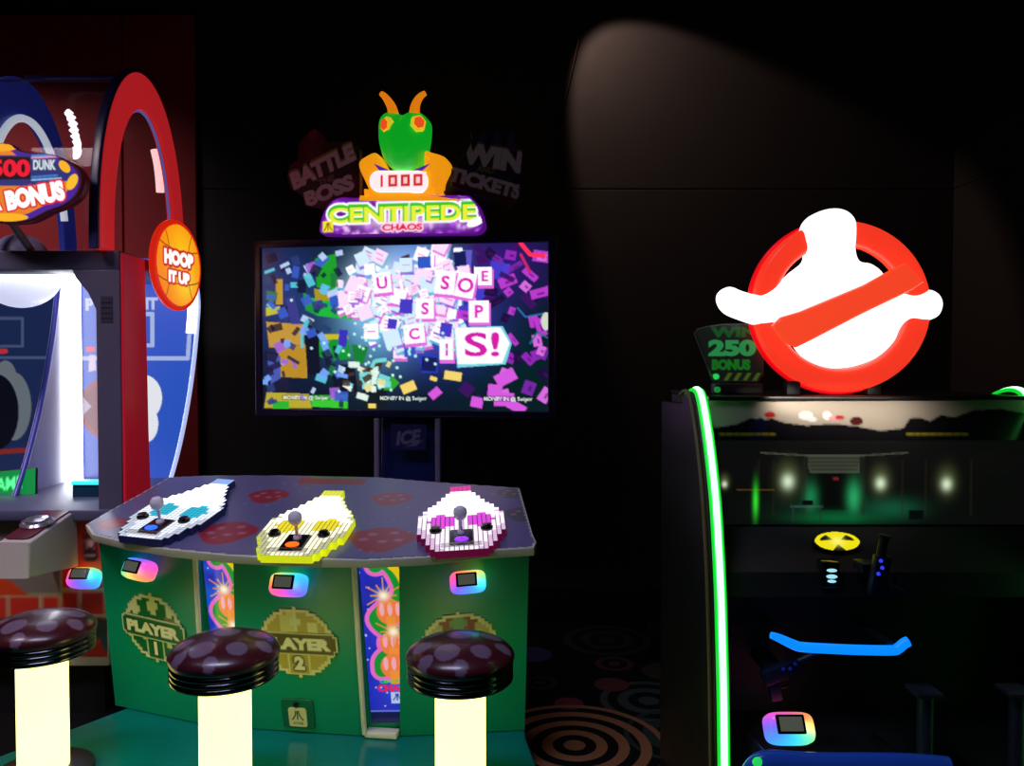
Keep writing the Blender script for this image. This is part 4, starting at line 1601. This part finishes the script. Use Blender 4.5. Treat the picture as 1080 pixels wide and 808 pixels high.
# oval bonus sign on the front of the roof
YG = 2.95
so = [(88, 186), (88, 196), (82, 208), (70, 217), (54, 223), (42, 229), (30, 234), (10, 235.5), (-12, 233), (-28, 226), (-46, 218), (-58, 204), (-60, 190), (-54, 174), (-38, 163), (-22, 154), (-4, 150), (10, 151), (19, 157), (32, 160), (54, 162), (72, 169), (83, 177)]
sop = [(v.x, v.z) for v in (HY(a_, b_, YG) for a_, b_ in catmull(so, 4))]
MG_ = front((0, YG - YF, 0))
bs_ = obj('bonus_sign', solid([sop], .05, .012, MG_, z0=-.052), mat('bonus_side', c(60, 20, 30), .35, emit=c(70, 14, 24), es=.3), hm)
cvs = Canvas(-64, 238, 92, 148, 200, c(52, 18, 40))
inner = lambda k_: [(14 + (a_ - 14) * k_, 192.5 + (b_ - 192.5) * k_) for a_, b_ in catmull(so, 4)]
cvs.poly(inner(.93), c(74, 34, 150))
cvs.poly(inner(.80), c(232, 130, 30))
cvs.poly([(-64, 165), (-10, 164), (34, 164), (74, 176), (78, 190), (30, 196), (-64, 196)], c(44, 50, 120))
for i, (ya_, cc) in enumerate(((163, c(60, 140, 200)), (165, c(220, 140, 190)), (185, c(60, 120, 190)), (188, c(130, 170, 220)))):
    cvs.line([(34, ya_ + 2), (60 + 4 * (i % 2), ya_)], 2.2, cc)
cvs.poly([(-60, 165), (32, 166), (32.5, 189), (-60, 191)], c(34, 8, 18))
cvs.text('500', 11, 177.5, 18, c(236, 20, 50), w=42, bold=.045)
cvs.text('DUNK', 47, 174, 11, c(205, 215, 225), w=24, bold=.05, edge=c(60, 70, 110), ew=1.0)
cvs.ell(68, 176, 7.5, 4.5, c(252, 180, 30), 1, R(48))
cvs.ell(76, 192, 9, 5, c(252, 190, 40), 1, R(-62))
cvs.ell(4, 229, 26, 4.5, c(252, 180, 30))
cvs.ell(2, 156, 16, 4, c(250, 170, 30))
cvs.text('BONUS', 37, 206, 21, c(255, 250, 250, 1.15), w=62, rot=R(11), bold=.07, edge=c(226, 40, 50), ew=2.0)
cvs.text('BONUS', 37, 206, 21, c(255, 250, 250, 1.15), w=62, rot=R(11), bold=.05)
cvs.text('A', -5, 214, 17, c(255, 248, 248, 1.1), w=14, rot=R(8), bold=.06, edge=c(226, 40, 50), ew=1.6)
cvs.mesh('bonus_artwork', lambda x, y: HY(x, y, YG) + Vector((0, -.0015, 0)), SIGN, bs_, mask=inner(.975))
t = new()
v_ = HY(30, 231, YG)
t.free()
for dx_ in (.1, .3):
    t = new()
    tube(t, [(v_.x - dx_, YG - YF + .02, v_.z + .03), (v_.x - dx_, .05, zh1 - .01)], .014, 10)
    obj('sign_bracket', t, mat('bracket_grey', c(130, 130, 140), .35), hm)
v_ = HY(22, 262, YF + .25)
t = new()
lathe(t, [(.105 * math.cos(a_), .1 * math.sin(a_)) for a_ in [PI / 2 * i / 10 for i in range(10)]] + [(0, .1)], 32, Matrix.Translation((v_.x, .25, zh1 + .001)))
obj('roof_dome', t, mat('dome_grey_blue', c(130, 136, 170), .4), hm)

# round sign on the right side
XS = -1.43
pc = HX(189, 280, XS)
rs_ = .195
ydir = Vector((math.sin(R(7)), math.cos(R(7)), 0))     # in-plane horizontal
MRS = basis(pc, ydir, (0, 0, 1))
rs = obj('round_sign', solid([ell(0, 0, rs_, rs_, 56)], .026, .01, MRS, z0=-.027), mat('round_rim', c(190, 30, 16), .3, emit=c(220, 34, 12), es=.8), hm)
cvs = Canvas(-rs_, -rs_, rs_, rs_, 110, c(246, 130, 12))
cvs.glow(.02, .06, .12, .12, c(255, 190, 24), .95)
cvs.glow(.05, -.07, .09, .09, c(255, 210, 50), .9)
SM = c(120, 40, 10)
cvs.line([(rs_ * math.cos(a_), -.03 + .05 * math.sin(a_ * 1.0)) for a_ in [PI + PI * i / 20 for i in range(21)]], .005, SM)
cvs.line([(.03 + .3 * math.cos(a_), .2 + .14 * math.sin(a_)) for a_ in [PI * 1.1 + PI * .8 * i / 20 for i in range(21)]], .005, SM)
for s_ in (-1, 1):
    cvs.line([(s_ * (.17 - .1 * math.cos(a_)), .18 * math.sin(a_)) for a_ in [-1.2 + 2.4 * i / 20 for i in range(21)]], .005, SM)
WT = c(255, 246, 240, 1.1)
cvs.text('HOOP', .0, .028, .062, WT, w=.235, bold=.08, edge=c(206, 30, 30), ew=.011)
cvs.text('HOOP', .0, .028, .062, WT, w=.235, bold=.05)
cvs.text('IT UP', .0, -.052, .05, WT, w=.17, bold=.08, edge=c(206, 30, 30), ew=.01)
cvs.text('IT UP', .0, -.052, .05, WT, w=.17, bold=.05)
cvs.mesh('round_artwork', onM(MRS @ Matrix.Translation((0, 0, .0005))), SIGN, rs, mask=ell(0, 0, rs_ * .9, rs_ * .9, 64))
t = new()
box(t, (XPl - .03, pc.y - .03, pc.z - .04), (pc.x - .026, pc.y + .03, pc.z + .04), bevel=.005)
obj('sign_arm', t, BLACK, hm)

# ================================================================== right-hand shooting cabinet
GO = Vector((.946, 2.2, 0))
GF = Frame(GO, 0)
gc = thing('shooting_arcade_cabinet', 'dark arcade cabinet with green light strips and a round red sign on top', 'arcade machine', GF)
GY = GF.y
XSide = -.435                    # outer left face
XSide2 = W.y(1066, 412, 2.2 + Frame(GO).x(734, 411.5, -.415).y).x - GO.x + .018
# side profile from the light strip
led = [(727, 424), (729, 416), (734, 411.5), (738, 413), (741, 421), (744, 436), (748, 462), (752, 495), (755.5, 530), (758, 570), (760.5, 620), (762, 670), (763.5, 730), (764.5, 800), (765.5, 880), (766.5, 972)]
xl = XSide + .02
lp = [GF.x(a_, b_, xl) for a_, b_ in catmull(led, 4, False)]
lp = [Vector((0, p.y, p.z)) for p in lp]
# the top hook bends back over the side
for p in lp:
    if p.z > 1.33:
        pass
ybk = .55
prof = [(p.y + .012, p.z - .004) for p in lp if p.z > .0]
y_end = prof[-1][0]
prof = [q for q in prof]
prof += [(y_end, 0), (ybk, 0), (ybk, prof[0][1] - .01)]
SIDE_M = mat('cabinet_side_black', c(17, 19, 18), 0.4, noise=.08)
LEDM = mat('green_led', c(120, 255, 150), .4, emit=(.30, 1.0, .38), es=3.0)
LEDS = mat('green_led_sleeve', c(30, 200, 60), .4, emit=c(10, 220, 50), es=0.9)
for xx, s_ in ((XSide, 1), (XSide2, -1)):
    sp = obj('side_panel', solid([prof], .03, .004, basis((min(xx, xx + s_ * .03), 0, 0), (0, 1, 0), (0, 0, 1)), z0=0), SIDE_M, gc)
    xc = xx + s_ * .018
    path = [Vector((xc, p.y - .004, p.z + .002)) for p in lp if p.z > .01]
    t = new()
    tube(t, path, .0085, 10)
    ls = obj('light_strip', t, LEDM, gc, sharp=70)
    t = new()
    tube(t, [p + Vector((-s_ * .0105, .006, -.002)) for p in path], .0055, 8)
    tube(t, [p + Vector((s_ * .0105, .006, -.002)) for p in path], .0055, 8)
    obj('strip_channel', t, LEDS, ls, sharp=70)
    t = new()
    tube(t, [(xx - s_ * .004, q_[0] + .03, q_[1]) for q_ in prof[4:-3]], .006, 8)
    obj('side_moulding', t, mat('olive_moulding', c(120, 110, 60), .5), sp, sharp=70)
# body
ztop = GY(880, 418, .02).z
XI0, XI1 = XSide + .032, XSide2 - .032
YSC = .03
zscr = GY(880, 553, YSC).z
zcon = GY(880, 590, -.08).z
t = new()
pf = [(YSC + .01, ztop - .012), (YSC + .01, zscr), (-.10, zscr - .10), (-.12, zscr - .16), (.02, zscr - .20), (.04, .42), (-.12, .34), (-.12, 0), (ybk - .01, 0), (ybk - .01, ztop - .012)]
obj('cabinet_core', solid([pf], XI1 - XI0, .003, basis((XI0, 0, 0), (0, 1, 0), (0, 0, 1)), z0=0), mat('core_black', c(8, 8, 9), .6, noise=.06), gc)
t = new()
box(t, (XSide + .03, YSC - .012, ztop - .012), (XSide2 - .03, ybk, ztop), bevel=.003)
obj('top_board', t, mat('top_black', c(16, 16, 17), .35), gc)
# header panel: skyline print, with the sign's red and white reflections painted in
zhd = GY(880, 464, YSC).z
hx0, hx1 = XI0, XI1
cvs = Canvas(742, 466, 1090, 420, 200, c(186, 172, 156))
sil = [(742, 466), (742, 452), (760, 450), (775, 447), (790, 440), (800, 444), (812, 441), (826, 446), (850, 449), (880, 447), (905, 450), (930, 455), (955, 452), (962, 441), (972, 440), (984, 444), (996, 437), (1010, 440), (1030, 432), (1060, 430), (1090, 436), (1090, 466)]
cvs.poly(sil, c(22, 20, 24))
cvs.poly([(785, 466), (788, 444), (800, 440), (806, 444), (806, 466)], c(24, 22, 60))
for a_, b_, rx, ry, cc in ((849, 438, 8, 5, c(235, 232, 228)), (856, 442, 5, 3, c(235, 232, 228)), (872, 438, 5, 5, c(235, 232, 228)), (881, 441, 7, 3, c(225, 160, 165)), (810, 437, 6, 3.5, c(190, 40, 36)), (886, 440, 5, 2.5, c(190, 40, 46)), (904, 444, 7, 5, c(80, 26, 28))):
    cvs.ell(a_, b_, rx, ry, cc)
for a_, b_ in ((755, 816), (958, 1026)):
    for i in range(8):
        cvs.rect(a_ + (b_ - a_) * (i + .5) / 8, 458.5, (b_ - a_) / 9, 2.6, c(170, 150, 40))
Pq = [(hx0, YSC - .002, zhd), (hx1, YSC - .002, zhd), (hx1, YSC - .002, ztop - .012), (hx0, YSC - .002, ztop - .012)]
cvs.mesh('header_panel', quad(*Pq, 742, 466, 1090, 420), painted('header_print_reflections', rough=.25), gc)
# screen: a dim hall with green mist
cvs = Canvas(742, 556, 1090, 464, 260, c(9, 10, 9))
cvs.glow(890, 540, 60, 14, c(8, 56, 36), .8)
cvs.glow(945, 538, 26, 10, c(18, 92, 60), .7)
cvs.poly([(742, 475), (1090, 478), (1090, 500), (742, 498)], c(11, 10, 10))
cvs.poly([(848, 480), (912, 480), (908, 500), (854, 500)], c(62, 66, 52))
for i in range(4):
    cvs.line([(850 + i * 2, 484 + i * 4), (910 - i * 2, 484 + i * 4)], 1.6, c(22, 24, 20))
cvs.line([(800, 478), (850, 481), (912, 481), (960, 478)], 1.5, c(70, 74, 60))
for a_ in (849, 911):
    cvs.poly([(a_ - 3, 482), (a_ + 3, 482), (a_ + 3, 545), (a_ - 3, 545)], c(20, 24, 18))
cvs.poly([(862, 500), (902, 500), (898, 540), (866, 540)], c(4, 6, 5))
cvs.glow(855, 526, 7, 14, c(26, 130, 76), .9)
cvs.glow(902, 526, 7, 16, c(40, 170, 100), .9)
cvs.glow(882, 548, 40, 6, c(10, 100, 50), .8)
cvs.rect(882, 506, 6, 3, c(120, 30, 30))
for a_, b_, k_ in ((830, 509, 1.2), (931, 511, 1), (1003, 512, 1), (761, 512, .5)):
    cvs.glow(a_, b_ - 3, 9 * k_, 13 * k_, c(90, 100, 60), .8)
    cvs.glow(a_, b_, 5 * k_, 6 * k_, c(215, 235, 200), 1)
for a_ in (798, 814, 848, 955, 980, 1030):
    cvs.line([(a_, 486), (a_, 546)], 1.4, c(36, 30, 20), .7)
cvs.line([(775, 518), (815, 518)], 1.6, c(90, 60, 20), .8)
cvs.glow(795, 530, 2.6, 16, c(50, 230, 50), 1)
cvs.line([(834, 536), (868, 536)], 1.6, c(60, 90, 80))
for a_ in (836, 866):
    cvs.line([(a_, 536), (a_, 552)], 1.4, c(30, 50, 44))
cvs.rect(852, 532, 12, 5, c(8, 10, 10))
cvs.rect(970, 545, 16, 10, c(4, 8, 8))
Pq = [(hx0, YSC - .002, zscr), (hx1, YSC - .002, zscr), (hx1, YSC - .002, zhd - .001), (hx0, YSC - .002, zhd - .001)]
cvs.mesh('screen', quad(*Pq, 742, 556, 1090, 464), painted('dim_screen', emit=.95, rough=.7, spec=0.0), gc)

# round red sign with a diagonal bar across a plain white shape
YE = .10
ME = front((0, YE, 0))
E = lambda L_: [(v.x, v.z) for v in (GY(a_, b_, YE) for a_, b_ in L_)]
ringo = ell(885.5, 323.5, 93, 90, 72)
ringi = ell(884, 324, 68, 65, 72)
REDS = mat('lit_red_sign', c(240, 50, 30), .3, emit=c(250, 58, 36), es=.92)
rg = obj('round_sign', solid([E(ringo), E(ringi)[::-1]], .05, .018, ME, z0=-.02), REDS, gc, sharp=50)
t = new()
tube(t, [ME @ Vector((x, z, -.022)) for x, z in E(ringo)], .008, 8, closed=True)
obj('sign_rim', t, mat('lit_rim_red', c(200, 10, 20), .3, emit=c(225, 8, 24), es=.85), rg, sharp=70)
bar = [(806, 345), (815, 336), (835, 330), (900, 303), (933, 285), (943, 280), (962, 300), (950, 308), (900, 332), (846, 360), (831, 367), (820, 362)]
obj('sign_bar', solid([E(bar)], .035, .014, ME, z0=.042), mat('lit_red_bar', c(240, 60, 36), .3, emit=c(252, 72, 40), es=.92), rg, sharp=50)
blob = [(846, 262), (843, 246), (848, 233), (860, 225), (876, 221), (890, 224), (899, 234), (900, 250), (899, 264), (903, 276), (915, 279), (926, 287), (934, 300), (946, 309), (962, 311), (976, 306), (987, 312), (990, 323), (985, 334), (972, 339), (955, 338), (946, 346), (938, 362), (920, 378), (896, 387), (872, 388), (852, 381), (840, 370), (832, 356), (826, 345), (814, 342), (797, 343), (780, 338), (764, 331), (756, 320), (757, 309), (768, 303), (782, 308), (800, 311), (818, 300), (832, 288), (846, 276)]
wb = obj('white_sign_body', solid([E(catmull(blob, 4))], .075, .03, ME, z0=-.03, res=4), mat('lit_white_sign', c(245, 245, 245), .3, emit=(1, .985, .97), es=1.35), gc, sharp=60)
for xx in (-.13, .1):
    t = new()
    v = GY(884, 413, YE)
    box(t, (v.x + xx - .02, YE - .01, ztop), (v.x + xx + .02, YE + .02, v.z + .03), bevel=.004)
    obj('sign_foot', t, BLACK, rg)
# small bonus sign beside it
YWn = .16
MW = front((0, YWn, 0))
wo = [(733, 352), (736, 346.5), (746, 343.5), (765, 341), (790, 341), (806, 345), (806, 396), (800, 404), (756, 405), (752, 402)]
wp = E2 = [(v.x, v.z) for v in (GY(a_, b_, YWn) for a_, b_ in wo)]
ws = obj('win_sign', solid([wp], .02, .004, MW, z0=-.022), mat('win_sign_edge', c(50, 54, 52), .35), gc)
cvs = Canvas(730, 408, 812, 338, 110, c(14, 20, 17))
cvs.text('WIN', 774, 350.5, 11, c(8, 76, 30), w=50, bold=.06)
cvs.text('250', 772, 367, 17, c(36, 136, 72), w=50, bold=.06)
cvs.text('BONUS', 771, 384.5, 11, c(16, 104, 26), w=40, bold=.07)
for i in range(5):
    a_ = 763 + i * 10
    cvs.poly([(a_, 401), (a_ + 5, 393), (a_ + 9.5, 393), (a_ + 4.5, 401)], c(60, 82, 18))
cvs.ell(755, 397, 3.6, 3, c(40, 220, 90))
cvs.mesh('win_artwork', lambda x, y: GY(x, y, YWn) + Vector((0, -.0015, 0)), painted('dim_sign', emit=.85, rough=.3), ws, mask=[(769.5 + (a_ - 769.5) * .96, 373 + (b_ - 373) * .96) for a_, b_ in wo])
a, b = GY(752, 417.5, YWn), GY(803, 404, YWn)
t = new()
box(t, (a.x, YWn - .02, ztop), (b.x, YWn + .03, b.z), bevel=.005)
wb_ = obj('sign_stand', t, BLACK, ws)
v = GY(752, 411, YWn - .02)
t = new()
lathe(t, [(0, 0), (.009, 0), (.009, .006), (0, .008)], 16, front((v.x + .012, YWn - .02, v.z)))
obj('pilot_light', t, mat('pilot_green', c(30, 160, 60), .4, emit=c(20, 120, 46), es=.9), ws)

# console: hazard badge, pilot lights, glowing grab bar
Mc0 = Vector((0, YSC, zscr - .005))
bd = GF.hit(883, 571, (0, -.04, zscr - .03), (0, -.75, .66))
MBd = basis(bd, (1, 0, 0), (0, .62, .78))
rb_ = .064
t = solid([ell(0, 0, rb_, rb_ * .47, 48)], .02, .005, MBd, z0=-.022)
hb_ = obj('hazard_badge', t, mat('badge_black', c(20, 20, 10), .3), gc)
cvs = Canvas(-rb_, -rb_ * .5, rb_, rb_ * .5, 70, c(240, 226, 20))
KB = c(12, 12, 6)
for a0 in (150, 30):
    seg_ = [(0.016 * math.cos(R(a0)), .016 * .62 * math.sin(R(a0)))]
    pa = [(rb_ * .72 * math.cos(R(a0 + d_)), rb_ * .47 * .72 * math.sin(R(a0 + d_))) for d_ in (-26, -13, 0, 13, 26)]
    cvs.poly([(0.012 * math.cos(R(a0)), .008 * math.sin(R(a0)))] + pa, KB)
cvs.poly([(0, -.008), (-rb_ * .36, -rb_ * .5), (rb_ * .36, -rb_ * .5)], KB)
cvs.glow(0, 0, .016, .012, c(255, 250, 120), .9)
cvs.mesh('badge_artwork', onM(MBd @ Matrix.Translation((0, 0, .0005))), SIGN, hb_, mask=ell(0, 0, rb_ * .96, rb_ * .45, 48))
t = new()
box(t, (bd.x - .018, bd.y + .01, bd.z - .04), (bd.x + .018, YSC + .02, bd.z + .01), bevel=.003)
obj('badge_arm', t, BLACK, hb_)
yf = -.125
v0 = GY(877, 607, yf)
t = new()
box(t, (v0.x - .022, yf + .001, v0.z - .034), (v0.x + .022, yf + .05, v0.z + .034), bevel=.004)
pk = obj('pilot_panel', t, GLOSSB, gc)
for i, py in enumerate((601.5, 608, 613)):
    v = GY(877, py, yf)
    t = solid([ell(v.x, v.z, (.013, .014, .011)[i], (.0042, .005, .0035)[i], 20)], .005, .001, front((0, yf, 0)), z0=.0)
    obj('pilot_light', t, mat('pilot_ice', c(170, 230, 240), .4, emit=c(165, 225, 240), es=(1.0)), pk)
yb_ = -.22
gbp = [(813, 670), (818, 671.5), (826, 675), (838, 680.5), (846, 682.5), (870, 684), (905, 685.5), (940, 686), (947, 684), (953, 679), (958, 676.5)]
t = new()
tube(t, catmull([tuple(GY(a_, b_, yb_)) for a_, b_ in gbp], 4, False), [.008 + .0045 * min(1, i / 12) for i in range(41)], 12)
gb = obj('grab_bar', t, mat('blue_led_bar', c(20, 110, 240), .35, emit=c(6, 132, 255), es=1.1), gc, sharp=60)
for a_ in (836, 940):
    v = GY(a_, 680, yb_)
    t = new()
    tube(t, [v + Vector((0, .006, 0)), Vector((v.x, .03, v.z - .01))], .01, 10)
    obj('bar_mount', t, BLACK, gb)
# card reader
v = GY(828, 765, -.13)
card_reader(gc, front((v.x, -.128, v.z)) @ Matrix.Translation((0, 0, .024)), .95, .62, -34)
# lower front panels and posts
for a_ in (976, 1073):
    v, u_ = GY(a_, 727, -.16), GY(a_, 880, -.16)
    t = new()
    tube(t, [(v.x, -.16, 0.001), (v.x, -.16, v.z - .015)], .02, 16)
    po = obj('holster_post', t, mat('post_dark_grey', c(70, 70, 84), .4), gc)
    t = new()
    box(t, (v.x - .034, -.19, v.z - .014), (v.x + .034, -.115, v.z), bevel=.005)
    obj('post_cap', t, mat('post_dark_grey', c(70, 70, 84), .4), po)
# blue curved kick bar at the bottom
t = new()
kb = [(786, 822), (792, 808), (800, 799), (815, 796), (845, 798), (880, 799), (920, 799), (962, 800), (1000, 803)]
tube(t, catmull([tuple(GY(a_, b_ + 5, -.3)) for a_, b_ in kb], 4, False), .022, 14)
kbo = obj('kick_bar', t, mat('blue_gloss_bar', c(30, 70, 170), .22, emit=c(16, 44, 120), es=.45), gc, sharp=60)
for a_ in (812, 960):
    v = GY(a_, 806, -.3)
    t = new()
    tube(t, [v, Vector((v.x, -.1, v.z - .03))], .014, 10)
    obj('bar_mount', t, BLACK, kbo)
v = GY(797, 801, -.31)
t = new()
lathe(t, [(0, 0), (.012, 0), (.01, .006), (0, .008)], 16, front((v.x, -.322, v.z)))
obj('end_light', t, mat('pilot_green2', c(30, 200, 90), .4, emit=c(40, 210, 90), es=.9), kbo)


# two dim blasters hung on the front of the cabinet
def blaster(px, py, y, yaw, roll, label, tip):
    v = GY(px, py, y) + GO
    root = thing('toy_blaster', label, 'toy gun', None, tuple(v), 'toy blasters on the shooting cabinet')
    Mb = Matrix.Rotation(yaw, 4, 'Z') @ Matrix.Rotation(roll, 4, 'Y') @ Matrix.Scale(.82, 4)
    body = mat('blaster_navy', c(26, 29, 58), .4)
    t_ = new()
    box(t_, (-.075, -.018, -.018), (.05, .018, .03), Mb, bevel=.007)
    obj('blaster_body', t_, body, root)
    t_ = new()
    tube(t_, [Mb @ Vector((.048, 0, .01)), Mb @ Vector((.1, 0, .01))], .0125, 12)
    tube(t_, [Mb @ Vector((.1, 0, .01)), Mb @ Vector((.112, 0, .01))], .016, 12)
    obj('barrel', t_, BLACK, root)
    t_ = new()
    box(t_, (-.02, -.014, -.075), (.016, .014, 0), Mb @ Matrix.Rotation(R(14), 4, 'Y') @ Matrix.Translation((-.04, 0, -.012)), bevel=.006)
    obj('grip', t_, body, root)
    t_ = new()
    tube(t_, [Mb @ Vector((-.02 + .02 * math.cos(a_), 0, -.03 + .016 * math.sin(a_))) for a_ in [2 * PI * i / 16 for i in range(16)]], .0035, 8, closed=True)
    obj('trigger_guard', t_, BLACK, root)
    t_ = new()
    for i in range(3):
        lathe(t_, [(0, 0), (.006, 0), (.005, .004), (0, .005)], 12, Mb @ basis((.035 - .02 * i, -.018, .018 - .008 * (i % 2)), (1, 0, 0), (0, 0, 1)))
    obj('led_dots', t_, tip, root)
    t_ = new()
    tube(t_, [Mb @ Vector((-.03, .016, 0)), Mb @ Vector((-.03, .034, -.001))], .009, 10)
    obj('hanger_peg', t_, BLACK, root)
    return root


blaster(828, 708, -.12, 0, R(-24), 'dark navy toy blaster resting tilted between the blue grab bar and the card reader', mat('dim_led', c(30, 40, 120), .4, emit=c(24, 36, 130), es=.35))
blaster(930, 603, -.2, 0, R(-80), 'dark toy blaster with blue light dots, right of the small white pilot lights', mat('blue_led', c(60, 70, 255), .4, emit=c(50, 60, 240), es=1.0))

for (a_, b_, y0_, y1_) in ((826, 706, -.088, .035), (930, 600, -.168, -.11)):
    v = GY(a_, b_, y0_)
    t = new()
    box(t, (v.x - .05, y0_, v.z - .012), (v.x + .0, y1_, v.z + .012), bevel=.003)
    obj('blaster_bracket', t, BLACK, gc)

# ================================================================== light
w = bpy.data.worlds.new('dark_hall')
scn.world = w
w.use_nodes = True
w.node_tree.nodes['Background'].inputs[0].default_value = (.35, .36, .5, 1)
w.node_tree.nodes['Background'].inputs[1].default_value = .004


def area(name, loc, target, sx, sy, power, col, spread=PI):
    l = bpy.data.lights.new(name, 'AREA')
    l.shape = 'RECTANGLE'
    l.size, l.size_y = sx, sy
    l.energy = power
    l.color = col
    l.spread = spread
    o_ = bpy.data.objects.new(name, l)
    COL.objects.link(o_)
    o_.location = loc
    d_ = Vector(target) - Vector(loc)
    o_.rotation_euler = d_.to_track_quat('-Z', 'Y').to_euler()
    return o_


# added fill lights up at the ceiling, out of view, bluish and pinkish
area('ceiling_fill', (-.9, 1.2, 3.45), (-.9, 2.0, 0), 1.6, .5, 11.5, (.66, .66, 1.0), R(80))
area('ceiling_fill', (-2.6, 1.6, 3.4), (-2.6, 3.4, 0.6), .6, .4, 12.0, (1.0, .78, .85), R(76))
area('red_wall_fill', (-3.0, 3.7, 3.5), (-2.8, 4.58, 1.6), 1.4, .1, 5.0, (1.0, .85, .85), R(70))  # added wash that brightens the red wall, no fixture modelled
# added light standing in for the round sign's spill onto the header
hl = area('header_fill', tuple(GO + Vector((-.04, -.065, ztop + .012))), tuple(GO + Vector((-.02, .03, ztop - .06))), .4, .02, .26, (1.0, .92, .82), R(100))
# spotlight grazing the black wall
sl = bpy.data.lights.new('wall_spot', 'SPOT')
sl.energy = 34
sl.color = (1.0, .64, .48)
sl.spot_size = R(66)
sl.spot_blend = .3
sl.shadow_soft_size = .03
so_ = bpy.data.objects.new('wall_spot', sl)
COL.objects.link(so_)
pos = W.y(592, -10, YW) + Vector((0, -.42, 0))
so_.location = pos
tg = W.y(706, 140, YW)
so_.rotation_euler = (tg - pos).to_track_quat('-Z', 'Y').to_euler()

vs_ = scn.view_settings
scn.display_settings.display_device = 'sRGB'
vs_.view_transform = 'Standard'
vs_.look = 'None'
vs_.exposure = 0
vs_.gamma = 1
vs_.use_curve_mapping = False
scn.cycles.use_denoising = True
scn.cycles.max_bounces = 6
scn.cycles.sample_clamp_indirect = 4
scn.cycles.caustics_reflective = False
scn.cycles.caustics_refractive = False
